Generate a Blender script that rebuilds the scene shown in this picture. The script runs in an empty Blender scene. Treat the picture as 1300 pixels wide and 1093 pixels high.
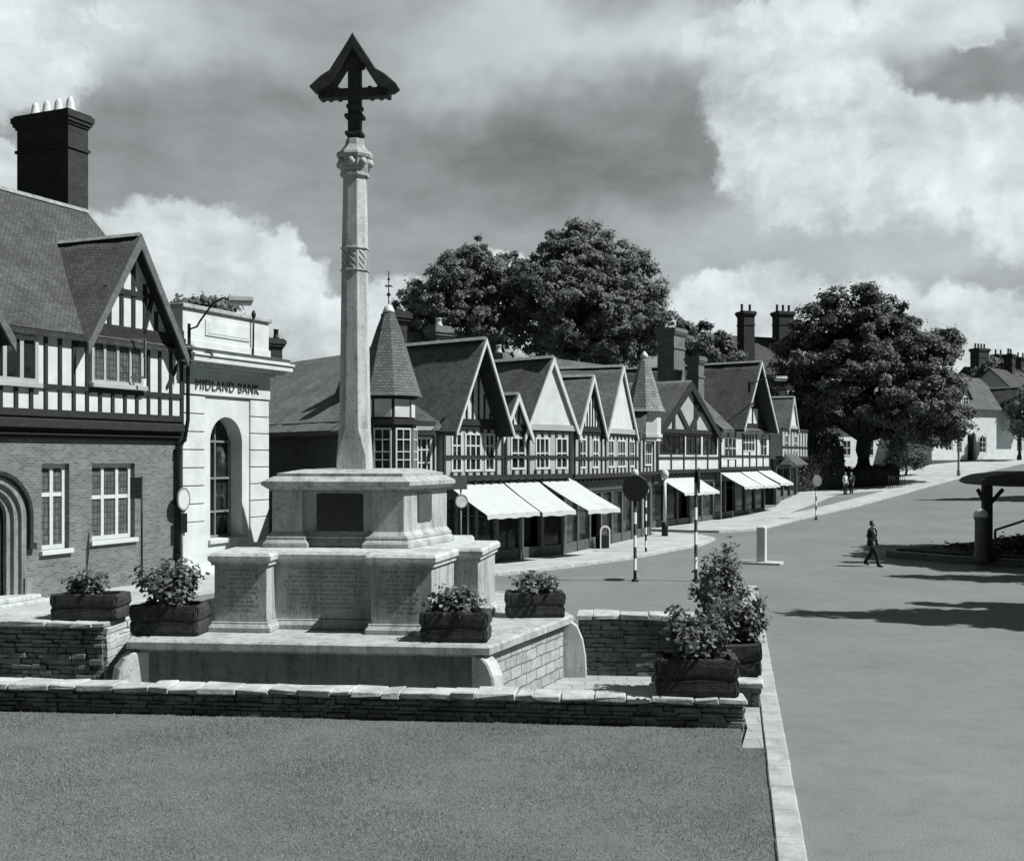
import bpy, math, random
import numpy as np
from mathutils import Vector, Matrix
random.seed(11); rng = np.random.default_rng(11)
scene = bpy.context.scene
COL = scene.collection
PI = math.pi
R = math.radians
CAMH = 4.2
def W(px, py, Z):                       # a point seen at a photo pixel, Z metres away
    return Vector(((px-650)/1400*Z, Z, CAMH-(py-580)/1400*Z))
def G(v): return (v*0.905, v*0.985, v*0.995, 1.0)
def softplus(e, k=4.0):
    e = np.asarray(e, float)/k
    return k*np.log1p(np.exp(np.clip(e, -40, 40)))
def gh(x, y):                            # height of the street: flat, then climbing up the hill
    s = 0.5*np.asarray(x, float)+0.866*np.asarray(y, float)
    h = 0.066*softplus(s-68)
    return float(np.minimum(h, 5.2+0.02*(h-5.2))) if np.ndim(h) == 0 else np.minimum(h, 5.2+0.02*(h-5.2))
def ground_hit(px, py):
    Z = 8.0
    while Z < 400:
        if CAMH-(py-580)/1400*Z <= gh((px-650)/1400*Z, Z): break
        Z += 0.1
    return (px-650)/1400*Z, Z
# ------------------------------------------------------------------ materials
def new_mat(name):
    m = bpy.data.materials.new(name); m.use_nodes = True
    nt = m.node_tree; b = nt.nodes['Principled BSDF']
    return m, nt, b
def N(nt, t, **kw):
    n = nt.nodes.new(t)
    for k, v in kw.items():
        if k.startswith('i_'):
            key = k[2:]; key = int(key) if key.isdigit() else key.replace('_', ' ')
            n.inputs[key].default_value = v
        else: setattr(n, k, v)
    return n
def L(nt, a, b): nt.links.new(a, b)
def ramp(nt, src, stops):
    r = nt.nodes.new('ShaderNodeValToRGB'); e = r.color_ramp.elements
    G = (lambda v: (v, v, v, 1.0)) if stops[-1][1] >= .9 else globals()['G']     # multipliers stay neutral
    e[0].position, e[0].color = stops[0][0], G(stops[0][1])
    e[1].position, e[1].color = stops[-1][0], G(stops[-1][1])
    for p, v in stops[1:-1]:
        x = e.new(p); x.color = G(v)
    L(nt, src, r.inputs[0]); return r
def mixmul(nt, a, b, f=1.0):
    m = N(nt, 'ShaderNodeMix', data_type='RGBA', blend_type='MULTIPLY'); m.inputs[0].default_value = f
    L(nt, a, m.inputs[6]); L(nt, b, m.inputs[7]); return m.outputs[2]
def bump(nt, b, h, strength, dist):
    n = N(nt, 'ShaderNodeBump'); n.inputs['Strength'].default_value = strength; n.inputs['Distance'].default_value = dist
    L(nt, h, n.inputs['Height']); L(nt, n.outputs[0], b.inputs['Normal']); return n
def plain(name, v, var=0.25, scale=3.0, rough=0.85, bmp=0.0, fine=40.0, coat=None, spec=0.3):
    """Weathered single-tone surface: two scales of noise in tone, optional fine relief."""
    m, nt, b = new_mat(name)
    tc = N(nt, 'ShaderNodeTexCoord')
    n1 = N(nt, 'ShaderNodeTexNoise', i_Scale=scale, i_Detail=8.0, i_Roughness=0.65); L(nt, tc.outputs['Object'], n1.inputs['Vector'])
    n2 = N(nt, 'ShaderNodeTexNoise', i_Scale=fine, i_Detail=4.0, i_Roughness=0.6); L(nt, tc.outputs['Object'], n2.inputs['Vector'])
    r1 = ramp(nt, n1.outputs[0], [(0.3, v*(1-var)), (0.7, v*(1+var*0.6))])
    r2 = ramp(nt, n2.outputs[0], [(0.3, 1-var*0.6), (0.7, 1.0)])
    L(nt, mixmul(nt, r1.outputs[0], r2.outputs[0]), b.inputs['Base Color'])
    b.inputs['Roughness'].default_value = rough; b.inputs['Specular IOR Level'].default_value = spec
    if bmp: bump(nt, b, n2.outputs[0], bmp, 0.02)
    return m
def bricky(name, va, vb, vm, bw, bh, mortar, rough=0.9, bmp=0.6, dist=0.02, offset=0.5, var=0.35, scale=1.0, squash=1.0, lap=False):
    """Brick, tile or block courses laid along each face's own UV, in metres."""
    m, nt, b = new_mat(name)
    uv = N(nt, 'ShaderNodeUVMap')
    tc = N(nt, 'ShaderNodeTexCoord')
    wob = N(nt, 'ShaderNodeTexNoise', i_Scale=2.5, i_Detail=3.0); L(nt, tc.outputs['Object'], wob.inputs['Vector'])
    sub = N(nt, 'ShaderNodeVectorMath', operation='SUBTRACT'); sub.inputs[1].default_value = (0.5, 0.5, 0.5); L(nt, wob.outputs[1], sub.inputs[0])
    sc = N(nt, 'ShaderNodeVectorMath', operation='SCALE'); sc.inputs['Scale'].default_value = bh*0.35; L(nt, sub.outputs[0], sc.inputs[0])
    add = N(nt, 'ShaderNodeVectorMath', operation='ADD'); L(nt, uv.outputs[0], add.inputs[0]); L(nt, sc.outputs[0], add.inputs[1])
    br = N(nt, 'ShaderNodeTexBrick', offset=offset); L(nt, add.outputs[0], br.inputs['Vector'])
    br.inputs['Scale'].default_value = 1.0; br.inputs['Brick Width'].default_value = bw; br.inputs['Row Height'].default_value = bh
    br.inputs['Mortar Size'].default_value = mortar; br.inputs['Mortar Smooth'].default_value = 0.3
    br.inputs['Color1'].default_value = G(va); br.inputs['Color2'].default_value = G(vb); br.inputs['Mortar'].default_value = G(vm)
    n1 = N(nt, 'ShaderNodeTexNoise', i_Scale=scale, i_Detail=9.0, i_Roughness=0.7); L(nt, tc.outputs['Object'], n1.inputs['Vector'])
    r1 = ramp(nt, n1.outputs[0], [(0.3, 1-var), (0.7, 1.12)])
    L(nt, mixmul(nt, br.outputs[0], r1.outputs[0]), b.inputs['Base Color'])
    b.inputs['Roughness'].default_value = rough; b.inputs['Specular IOR Level'].default_value = 0.25
    n2 = N(nt, 'ShaderNodeTexNoise', i_Scale=14.0, i_Detail=5.0); L(nt, tc.outputs['Object'], n2.inputs['Vector'])
    mm = N(nt, 'ShaderNodeMath', operation='MULTIPLY_ADD'); mm.inputs[1].default_value = -1.0
    L(nt, br.outputs['Fac'], mm.inputs[0])
    if lap:                                  # each tile course tilts out at its lower edge
        sx = N(nt, 'ShaderNodeSeparateXYZ'); L(nt, add.outputs[0], sx.inputs[0])
        dv = N(nt, 'ShaderNodeMath', operation='DIVIDE'); dv.inputs[1].default_value = bh; L(nt, sx.outputs[1], dv.inputs[0])
        fr = N(nt, 'ShaderNodeMath', operation='FRACT'); L(nt, dv.outputs[0], fr.inputs[0])
        su = N(nt, 'ShaderNodeMath', operation='SUBTRACT'); su.inputs[0].default_value = 1.0; L(nt, fr.outputs[0], su.inputs[1])
        L(nt, su.outputs[0], mm.inputs[2])
    else: L(nt, n2.outputs[0], mm.inputs[2])
    bump(nt, b, mm.outputs[0], bmp, dist)
    return m
def glass(name, v=0.012):
    m, nt, b = new_mat(name)
    b.inputs['Base Color'].default_value = G(v); b.inputs['Roughness'].default_value = 0.08; b.inputs['Specular IOR Level'].default_value = 0.45
    tc = N(nt, 'ShaderNodeTexCoord'); n = N(nt, 'ShaderNodeTexNoise', i_Scale=2.2, i_Detail=2.0); L(nt, tc.outputs['Object'], n.inputs['Vector'])
    r = ramp(nt, n.outputs[0], [(0.35, v), (0.62, v*2.5), (0.75, 0.12)]); L(nt, r.outputs[0], b.inputs['Base Color'])
    bump(nt, b, n.outputs[0], 0.05, 0.02)
    return m
def leafmat(name, v, tr=0.25, rough=0.6, var=(.7, 1.35)):
    m, nt, b = new_mat(name)
    oi = N(nt, 'ShaderNodeNewGeometry')
    r = ramp(nt, oi.outputs['Random Per Island'], [(0.0, v*var[0]), (0.6, v), (1.0, v*var[1])])
    L(nt, r.outputs[0], b.inputs['Base Color']); b.inputs['Roughness'].default_value = rough; b.inputs['Specular IOR Level'].default_value = 0.35
    t = N(nt, 'ShaderNodeBsdfTranslucent'); L(nt, r.outputs[0], t.inputs[0])
    ms = N(nt, 'ShaderNodeMixShader'); ms.inputs[0].default_value = tr
    L(nt, b.outputs[0], ms.inputs[1]); L(nt, t.outputs[0], ms.inputs[2])
    L(nt, ms.outputs[0], nt.nodes['Material Output'].inputs[0])
    return m
def groundmat(name, v, patch=0.25, pscale=0.25, grain=0.3, gscale=60.0, rough=0.95, bmp=0.3):
    m, nt, b = new_mat(name)
    tc = N(nt, 'ShaderNodeTexCoord')
    def no(s, d, r=0.6):
        n = N(nt, 'ShaderNodeTexNoise', i_Scale=s, i_Detail=d, i_Roughness=r); L(nt, tc.outputs['Object'], n.inputs['Vector']); return n
    a = ramp(nt, no(pscale, 9, 0.65).outputs[0], [(0.28, v*(1-patch)), (0.72, v*(1+patch*0.7))])
    g = no(gscale, 3); f = ramp(nt, g.outputs[0], [(0.3, 1-grain), (0.7, 1+grain*0.4)])
    c = ramp(nt, no(2.2, 8, 0.75).outputs[0], [(0.34, 1-patch*0.8), (0.5, 1.0), (0.75, 1.06)])
    L(nt, mixmul(nt, mixmul(nt, a.outputs[0], f.outputs[0]), c.outputs[0]), b.inputs['Base Color'])
    b.inputs['Roughness'].default_value = rough; b.inputs['Specular IOR Level'].default_value = 0.15
    bump(nt, b, g.outputs[0], bmp, 0.01)
    return m
def weathered(name, v):
    """Stone with lichen blotches and rain streaks that run down it."""
    m, nt, b = new_mat(name); tc = N(nt, 'ShaderNodeTexCoord')
    def no(s, d, r, sc):
        mp = N(nt, 'ShaderNodeMapping'); mp.inputs['Scale'].default_value = sc; L(nt, tc.outputs['Object'], mp.inputs[0])
        n = N(nt, 'ShaderNodeTexNoise', i_Scale=s, i_Detail=d, i_Roughness=r); L(nt, mp.outputs[0], n.inputs['Vector']); return n.outputs[0]
    a = ramp(nt, no(1.6, 9, .7, (1, 1, 1)), [(0.3, v*.7), (0.5, v), (0.75, v*1.12)])
    s = ramp(nt, no(5, 6, .65, (1, 1, .12)), [(0.33, .42), (0.54, 1.0), (1, 1.0)])
    g = no(38, 4, .6, (1, 1, 1)); f = ramp(nt, g, [(0.32, .72), (0.6, 1.0)])
    l = ramp(nt, no(9, 5, .7, (1, 1, 1)), [(0.36, .62), (0.44, 1.0), (1, 1.0)])
    L(nt, mixmul(nt, mixmul(nt, mixmul(nt, a.outputs[0], s.outputs[0], .7), f.outputs[0]), l.outputs[0], .8), b.inputs['Base Color'])
    b.inputs['Roughness'].default_value = .92; b.inputs['Specular IOR Level'].default_value = .2
    bump(nt, b, g, .35, .02); return m
M = dict(
 road=groundmat('road', 0.205, 0.17, 0.22, 0.45, 45), pave=bricky('pavement', 0.44, 0.37, 0.26, 0.9, 0.6, 0.012, bmp=0.2, dist=0.01, var=0.22, scale=0.5),
 patch=groundmat('tarmac_patch', 0.2, 0.2, 0.3, 0.25, 50), court=bricky('court_paving', 0.38, 0.33, 0.2, 0.6, 0.45, 0.012, bmp=0.3, var=0.3),
 soil=groundmat('soil', 0.05, 0.4, 2.0, 0.4, 30), lawn=groundmat('lawn', 0.15, 0.25, 0.5, 0.45, 45, bmp=0.8), bed=groundmat('bed', 0.05, 0.4, 1.0, 0.5, 20),
 kerb=bricky('kerb', 0.50, 0.44, 0.2, 0.9, 2.0, 0.012, bmp=0.3, var=0.3, scale=2.0),
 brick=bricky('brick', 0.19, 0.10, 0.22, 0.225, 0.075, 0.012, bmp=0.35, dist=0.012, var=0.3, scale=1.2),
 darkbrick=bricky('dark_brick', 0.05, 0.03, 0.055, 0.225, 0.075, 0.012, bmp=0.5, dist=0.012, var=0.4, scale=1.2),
 tile=bricky('roof_tile', 0.12, 0.075, 0.03, 0.165, 0.105, 0.008, bmp=0.9, dist=0.03, var=0.5, scale=0.7, lap=True),
 tile2=bricky('roof_tile_worn', 0.175, 0.115, 0.045, 0.165, 0.105, 0.007, bmp=0.9, dist=0.03, var=0.45, scale=0.8, lap=True),
 tile3=bricky('roof_tile_pale', 0.33, 0.22, 0.12, 0.2, 0.16, 0.012, bmp=0.9, dist=0.03, var=0.4, scale=1.4, lap=True),
 ridge=plain('ridge_tile', 0.3, 0.4, 5), plaster=plain('plaster', 0.6, 0.16, 1.5, 0.9, 0.1), cream=plain('cream_plaster', 0.38, 0.15, 1.5, 0.9, 0.1),
 white=plain('white_paint', 0.58, 0.1, 2, 0.6), timber=plain('dark_timber', 0.03, 0.5, 6, 0.7, 0.3), greytimber=plain('weathered_timber', 0.14, 0.4, 6, 0.8, 0.3),
 shopfront=plain('shopfront_paint', 0.11, 0.4, 3, 0.5), shopdark=plain('shop_interior', 0.02, 0.5, 2, 0.8),
 glass=glass('glass'), leaded=bricky('leaded_glass', 0.15, 0.09, 0.03, 0.14, 0.19, 0.012, rough=0.2, bmp=0.15, dist=0.01, offset=0.0, var=0.35, scale=2.0),
 stone=weathered('memorial_stone', 0.45), dressedstone=weathered('dressed_stone', 0.55), darkenedstone=weathered('darkened_stone', 0.2), jamb=weathered('door_stone', 0.27), rubble=bricky('rubble', 0.44, 0.34, 0.16, 0.5, 0.22, 0.014, bmp=0.8, dist=0.03, var=0.4, scale=3.0),  # memorial and dressed stone differ only in base tone
 bankstone=plain('bank_stone', 0.62, 0.2, 1.0, 0.85, 0.12, 18), kerbstone=plain('kerb_stone', 0.4, 0.35, 2.5, 0.95, 0.4, 16), joint=plain('joint', 0.1, 0.3, 4), bronze=plain('bronze_plaque', 0.022, 0.4, 6, 0.5, 0.3, spec=0.5),
 drystone=plain('drystone', 0.2, 0.6, 2.6, 0.95, 0.5, 20), coping=plain('coping_stone', 0.5, 0.45, 2.5, 0.95, 0.5, 16), trough=plain('trough', 0.05, 0.5, 7, 0.9, 0.6, 22),
 awning=plain('awning_canvas', 0.47, 0.07, 1.5, 0.95), metal=plain('dark_metal', 0.03, 0.4, 8, 0.5), black=plain('black_paint', 0.012, 0.3, 6, 0.5), greymetal=plain('grey_metal', 0.25, 0.3, 6, 0.5),
 cut=plain('cut_letter', 0.2, 0.3, 12), bark=plain('bark', 0.045, 0.5, 4, 0.95, 0.8, 14), leaf=leafmat('leaf', 0.19, 0.4), leafdark=leafmat('leaf_dark', 0.115, 0.35), leafpale=leafmat('leaf_pale', 0.17), planterleaf=leafmat('planter_leaf', 0.15, 0.3), petal=leafmat('petal', 0.4, 0.3), hedge=leafmat('hedge', 0.03),
 grass=leafmat('grass_blade', 0.26, 0.3, var=(.85, 1.15)), suit=plain('suit', 0.025, 0.3, 12, 0.9), skin=plain('skin', 0.4, 0.15, 8, 0.6), hair=plain('hair', 0.03, 0.3, 20, 0.6), shirt=plain('shirt', 0.75, 0.08, 8, 0.8), pale=plain('pale_cloth', 0.45, 0.2, 8, 0.9),
 oak=plain('oak_post', 0.05, 0.5, 5, 0.8, 0.4), sign=plain('sign_board', 0.09, 0.35, 9, 0.5), pot=plain('chimney_pot', 0.62, 0.25, 5, 0.8),
)
# ------------------------------------------------------------------ mesh builder
class MB:
    def __init__(s): s.v = []; s.f = []; s.uv = []; s.m = []; s.sm = []
    def face(s, pts, m=0, uv=None, smooth=False):
        pts = [Vector(p) for p in pts]
        if uv is None:
            n = Vector((0, 0, 0))
            for i in range(len(pts)):
                a, b = pts[i], pts[(i+1) % len(pts)]
                n += Vector(((a.y-b.y)*(a.z+b.z), (a.z-b.z)*(a.x+b.x), (a.x-b.x)*(a.y+b.y)))
            if n.length < 1e-12: return
            n.normalize()
            if abs(n.z) > 0.97: uv = [(p.x, p.y) for p in pts]
            else:
                t = Vector((0, 0, 1)).cross(n).normalized(); w = n.cross(t)
                uv = [(p.dot(t), p.dot(w)) for p in pts]
        i0 = len(s.v); s.v += [tuple(p) for p in pts]
        s.f.append(tuple(range(i0, i0+len(pts)))); s.uv += uv; s.m.append(m); s.sm.append(smooth)
    def hexa(s, p, m=0):      # 8 corners: bottom ring ccw 0-3, top ring 4-7
        for q in ((3, 2, 1, 0), (4, 5, 6, 7), (0, 1, 5, 4), (1, 2, 6, 5), (2, 3, 7, 6), (3, 0, 4, 7)): s.face([p[i] for i in q], m)
    def box(s, x0, x1, y0, y1, z0, z1, m=0):
        x0, x1 = sorted((x0, x1)); y0, y1 = sorted((y0, y1)); z0, z1 = sorted((z0, z1))
        s.hexa([(x0, y0, z0), (x1, y0, z0), (x1, y1, z0), (x0, y1, z0), (x0, y0, z1), (x1, y0, z1), (x1, y1, z1), (x0, y1, z1)], m)
    def jbox(s, x0, x1, y0, y1, z0, z1, j, m=0):
        c = [(x0, y0, z0), (x1, y0, z0), (x1, y1, z0), (x0, y1, z0), (x0, y0, z1), (x1, y0, z1), (x1, y1, z1), (x0, y1, z1)]
        s.hexa([tuple(a+random.uniform(-j, j) for a in p) for p in c], m)
    def prism(s, poly, z0, z1, m=0, top=None, cap=True, mt=None):
        """poly ccw in xy; top an optional second ring."""
        t = top or poly; n = len(poly)
        for i in range(n):
            a, b = poly[i], poly[(i+1) % n]; c, d = t[(i+1) % n], t[i]
            s.face([(a[0], a[1], z0), (b[0], b[1], z0), (c[0], c[1], z1), (d[0], d[1], z1)], m)
        if cap:
            s.face([(p[0], p[1], z1) for p in t], m if mt is None else mt); s.face([(p[0], p[1], z0) for p in reversed(poly)], m)
    def exy(s, poly, y0, y1, m=0):     # polygon in xz extruded along y
        a = sum(poly[i][0]*poly[(i+1) % len(poly)][1]-poly[(i+1) % len(poly)][0]*poly[i][1] for i in range(len(poly)))
        if a < 0: poly = poly[::-1]
        n = len(poly)
        s.face([(p[0], y0, p[1]) for p in poly], m); s.face([(p[0], y1, p[1]) for p in reversed(poly)], m)
        for i in range(n):
            p, q = poly[i], poly[(i+1) % n]
            s.face([(p[0], y1, p[1]), (q[0], y1, q[1]), (q[0], y0, q[1]), (p[0], y0, p[1])], m)
    def exx(s, poly, x0, x1, m=0):     # polygon in yz extruded along x
        a = sum(poly[i][0]*poly[(i+1) % len(poly)][1]-poly[(i+1) % len(poly)][0]*poly[i][1] for i in range(len(poly)))
        if a < 0: poly = poly[::-1]
        n = len(poly)
        s.face([(x1, p[0], p[1]) for p in poly], m); s.face([(x0, p[0], p[1]) for p in reversed(poly)], m)
        for i in range(n):
            p, q = poly[i], poly[(i+1) % n]
            s.face([(x0, p[0], p[1]), (x0, q[0], q[1]), (x1, q[0], q[1]), (x1, p[0], p[1])][::-1], m)
    def beam(s, p0, p1, w, d, m=0, up=(0, 0, 1)):
        p0, p1 = Vector(p0), Vector(p1); t = (p1-p0).normalized(); u = Vector(up)
        a = t.cross(u)
        if a.length < 1e-3: a = t.cross(Vector((0, 1, 0)))
        a.normalize(); b = a.cross(t).normalized()
        a *= w/2; b *= d/2
        s.hexa([p0-a-b, p0+a-b, p0+a+b, p0-a+b, p1-a-b, p1+a-b, p1+a+b, p1-a+b], m)
    def tube(s, path, rad, n=8, m=0, cap=True):
        path = [Vector(p) for p in path]; rings = []
        for i, p in enumerate(path):
            t = (path[min(i+1, len(path)-1)]-path[max(i-1, 0)]).normalized()
            a = t.cross(Vector((0, 0, 1)))
            if a.length < 0.05: a = t.cross(Vector((0, 1, 0)))
            a.normalize(); b = t.cross(a)
            r = rad[i] if isinstance(rad, (list, tuple)) else rad
            rings.append([p+a*(r*math.cos(2*PI*k/n))+b*(r*math.sin(2*PI*k/n)) for k in range(n)])
        for i in range(len(rings)-1):
            for k in range(n):
                s.face([rings[i][(k+1) % n], rings[i][k], rings[i+1][k], rings[i+1][(k+1) % n]][::-1], m, smooth=True)
        if cap: s.face(rings[0][::-1], m); s.face(rings[-1], m)
    def lathe(s, prof, n=16, m=0, c=(0, 0), rot=0.0, smooth=True, sx=1.0, sy=1.0):
        rings = [[(c[0]+sx*r*math.cos(2*PI*k/n+rot), c[1]+sy*r*math.sin(2*PI*k/n+rot), z) for k in range(n)] for r, z in prof]
        for i in range(len(rings)-1):
            for k in range(n):
                k2 = (k+1) % n
                s.face([rings[i][k], rings[i][k2], rings[i+1][k2], rings[i+1][k]], m, smooth=smooth)
        s.face(rings[0][::-1], m); s.face(rings[-1], m)
    def wall(s, x0, x1, z0, z1, y, depth, holes, m=0):
        xs = sorted({x0, x1, *[h[0] for h in holes], *[h[1] for h in holes]}); zs = sorted({z0, z1, *[h[2] for h in holes], *[h[3] for h in holes]})
        for i in range(len(xs)-1):
            for k in range(len(zs)-1):
                cx, cz = (xs[i]+xs[i+1])/2, (zs[k]+zs[k+1])/2
                if any(h[0] < cx < h[1] and h[2] < cz < h[3] for h in holes): continue
                s.face([(xs[i], y, zs[k]), (xs[i+1], y, zs[k]), (xs[i+1], y, zs[k+1]), (xs[i], y, zs[k+1])], m)
        for a, b, c, d in holes:
            y1 = y+depth
            s.face([(a, y, c), (a, y, d), (a, y1, d), (a, y1, c)][::-1], m); s.face([(b, y, c), (b, y1, c), (b, y1, d), (b, y, d)][::-1], m)
            s.face([(a, y, d), (b, y, d), (b, y1, d), (a, y1, d)][::-1], m); s.face([(a, y, c), (a, y1, c), (b, y1, c), (b, y, c)][::-1], m)
    def build(s, name, mats, parent=None, loc=(0, 0, 0), rz=0.0, bevel=0.0, weld=False, smooth=False, under=None):
        if under:            # boarded underside of a roof slab
            mats = [mats, under]
            for i, f in enumerate(s.f):
                p = [Vector(s.v[k]) for k in f[:3]]; n = (p[1]-p[0]).cross(p[2]-p[0])
                if n.length > 0 and n.normalized().z < -.15: s.m[i] = 1
        if not isinstance(mats, (list, tuple)): mats = [mats]
        me = bpy.data.meshes.new(name); me.from_pydata(s.v, [], s.f)
        for m in mats: me.materials.append(M[m] if isinstance(m, str) else m)
        uvl = me.uv_layers.new(name='UVMap')
        uvl.data.foreach_set('uv', np.array(s.uv, dtype=np.float32).ravel())
        me.polygons.foreach_set('material_index', s.m); me.polygons.foreach_set('use_smooth', [True]*len(s.m) if smooth else s.sm)
        me.update()
        o = bpy.data.objects.new(name, me); COL.objects.link(o)
        o.parent = parent; o.location = loc; o.rotation_euler = (0, 0, rz)
        if weld or bevel or any(s.sm) or smooth:
            w = o.modifiers.new('weld', 'WELD'); w.merge_threshold = 0.0005
        if bevel:
            b = o.modifiers.new('bevel', 'BEVEL'); b.width = bevel; b.segments = 1; b.limit_method = 'ANGLE'
        return o
def tag(o, label, cat, group=None, kind=None):
    if label: o['label'] = label
    if cat: o['category'] = cat
    if group: o['group'] = group
    if kind: o['kind'] = kind
    return o
def thing(name, label, cat, loc=(0, 0, 0), rz=0.0, group=None):
    o = bpy.data.objects.new(name, None); COL.objects.link(o); o.empty_display_size = 0.2
    o.location = loc; o.rotation_euler = (0, 0, rz)
    return tag(o, label, cat, group)
def structure(o): o['kind'] = 'structure'; return o
def copy_tree(o, parent=None):
    c = o.copy(); COL.objects.link(c); c.parent = parent
    for ch in list(o.children): copy_tree(ch, c)
    return c
def frame2(p0, p1):
    d = Vector((p1[0]-p0[0], p1[1]-p0[1])); return d.length, math.atan2(d.y, d.x)
def offset(poly, d):
    n = len(poly); out = []
    for i in range(n):
        p0, p1, p2 = Vector(poly[i-1]), Vector(poly[i]), Vector(poly[(i+1) % n])
        e1 = (p1-p0).normalized(); e2 = (p2-p1).normalized()
        n1 = Vector((e1.y, -e1.x)); n2 = Vector((e2.y, -e2.x)); b = n1+n2
        b = b/max(0.35, b.dot(n1)) if b.length > 1e-6 else n1
        out.append((p1.x+b.x*d, p1.y+b.y*d))
    return out
# ------------------------------------------------------------------ foliage
def quads_obj(name, V, mat, parent=None, k=4, loc=(0, 0, 0)):
    n = len(V)//k
    me = bpy.data.meshes.new(name)
    me.vertices.add(len(V)); me.vertices.foreach_set('co', np.asarray(V, np.float32).ravel())
    me.loops.add(len(V)); me.loops.foreach_set('vertex_index', np.arange(len(V), dtype=np.int32))
    me.polygons.add(n); me.polygons.foreach_set('loop_start', np.arange(0, len(V), k, dtype=np.int32)); me.polygons.foreach_set('loop_total', np.full(n, k, np.int32))
    me.update(calc_edges=True); me.materials.append(M[mat])
    o = bpy.data.objects.new(name, me); COL.objects.link(o); o.parent = parent; o.location = loc
    return o
def leaves(P, Nrm, size, flat=0.5, asp=0.6):
    """A kite-shaped leaf at each point, facing roughly along Nrm."""
    n = len(P)
    nn = Nrm*flat+rng.normal(size=(n, 3))*(1-flat)*0.8; nn[:, 2] += 0.15
    nn /= np.linalg.norm(nn, axis=1, keepdims=True)+1e-9
    a = np.cross(nn, rng.normal(size=(n, 3))); a /= np.linalg.norm(a, axis=1, keepdims=True)+1e-9
    b = np.cross(nn, a)
    s = size*rng.uniform(0.6, 1.3, (n, 1)); a = a*s*0.5; b = b*s*asp*0.5
    V = np.stack([P-a, P-0.15*a+b, P+a, P-0.15*a-b], 1)
    return V.reshape(-1, 3)
def clump_points(lobes, n, clump=0.8, inner=0.25, squash=0.9):
    """Leaf positions gathered in clumps on the skins of several lobes."""
    lob = np.array(lobes, float); w = lob[:, 3]**2; w /= w.sum()
    P, Q = [], []
    for (cx, cy, cz, r), wi in zip(lob, w):
        m = max(8, int(n*wi)); nc = max(8, int(9*(r/clump)**2*0.45))
        d = rng.normal(size=(nc, 3)); d /= np.linalg.norm(d, axis=1, keepdims=True)
        rr = r*np.where(rng.random(nc) < inner, rng.uniform(0.35, 0.8, nc), rng.uniform(0.8, 1.06, nc))
        cc = d*rr[:, None]*np.array([1, 1, squash])
        cs = clump*rng.uniform(0.45, 1.15, nc)
        idx = rng.integers(0, nc, m)
        e = rng.normal(size=(m, 3)); e /= np.linalg.norm(e, axis=1, keepdims=True)
        e[:, 2] = np.where(rng.random(m) < 0.6, np.abs(e[:, 2]), e[:, 2])
        rad = cs[idx]*rng.uniform(0.5, 1.0, m)
        P.append(np.array([cx, cy, cz])+cc[idx]+e*rad[:, None]*np.array([1, 1, 0.75])); Q.append(e*0.7+d[idx]*0.5)
    P = np.concatenate(P); Q = np.concatenate(Q); loose = rng.random(len(P)) < .16
    P = P+rng.normal(size=P.shape)*np.where(loose, clump*.22, .03)[:, None]
    return P, Q
def tree(name, label, base, trunk_top, lobes, n, size, mat='leaf', r0=0.45, clump=0.8, group=None, inner=0.25, trunkr=None, limbs=True):
    bx, by, bz = base
    t = thing(name, label, 'tree', base, 0, group)
    mb = MB(); tt = Vector(trunk_top)-Vector(base)
    mb.tube([(0, 0, -0.5), (0, 0, 0.15), tt*0.35+Vector((0.08, 0, 0)), tt*0.7, tt], [r0*1.5, r0*1.2, r0*0.95, r0*0.9, r0*0.75], 10)
    if limbs:
        for (cx, cy, cz, r) in lobes:
            e = Vector((cx, cy, cz))-Vector(base); mid = tt.lerp(e, 0.5)+Vector((0, 0, r*0.15))
            mb.tube([tt*0.9, mid, e], [r0*0.5, r0*0.3, r0*0.1], 6)
            for q in range(3):
                dv = Vector(rng.normal(size=3)).normalized()*r*0.85
                mb.tube([mid.lerp(e, 0.6), e+dv*0.5+Vector((0, 0, 0.1*r)), e+dv], [r0*0.16, r0*0.1, r0*0.03], 5)
    mb.build('trunk', 'bark', t)
    P, Q = clump_points([(cx-bx, cy-by, cz-bz, r) for cx, cy, cz, r in lobes], n, clump, inner)
    quads_obj('crown', leaves(P, Q, size, .68), mat, t)
    return t
# ------------------------------------------------------------------ camera, sun, sky
cam = bpy.data.cameras.new('camera'); co = bpy.data.objects.new('camera', cam); COL.objects.link(co)
co.location = (0, 0, CAMH); co.rotation_euler = (R(90), 0, 0)
cam.sensor_width = 36; cam.lens = 1400/1300*36; cam.shift_y = 33.5/1300; cam.clip_end = 5000; cam.clip_start = 0.3
scene.camera = co
SUN_AZ, SUN_EL = R(12), R(50)             # from the right of the view, a little behind it
SV = Vector((math.cos(SUN_EL)*math.cos(SUN_AZ), -math.cos(SUN_EL)*math.sin(SUN_AZ), math.sin(SUN_EL)))
sl = bpy.data.lights.new('sun', 'SUN'); sl.energy = 4.8; sl.angle = R(0.5); sl.color = (1.0, 0.985, 0.96)
so = bpy.data.objects.new('sun', sl); COL.objects.link(so); so.location = (60, -20, 60); so.rotation_euler = SV.to_track_quat('Z', 'Y').to_euler()
world = bpy.data.worlds.new('World'); scene.world = world; world.use_nodes = True
nt = world.node_tree; bg = nt.nodes['Background']
sky = N(nt, 'ShaderNodeTexSky', sky_type='NISHITA'); sky.sun_disc = False; sky.sun_elevation = SUN_EL; sky.sun_rotation = math.atan2(SV.x, SV.y)
sky.air_density = 1.0; sky.dust_density = 1.5
bw = N(nt, 'ShaderNodeRGBToBW'); L(nt, sky.outputs[0], bw.inputs[0])
tc = N(nt, 'ShaderNodeTexCoord'); sep = N(nt, 'ShaderNodeSeparateXYZ'); L(nt, tc.outputs['Generated'], sep.inputs[0])
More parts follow.
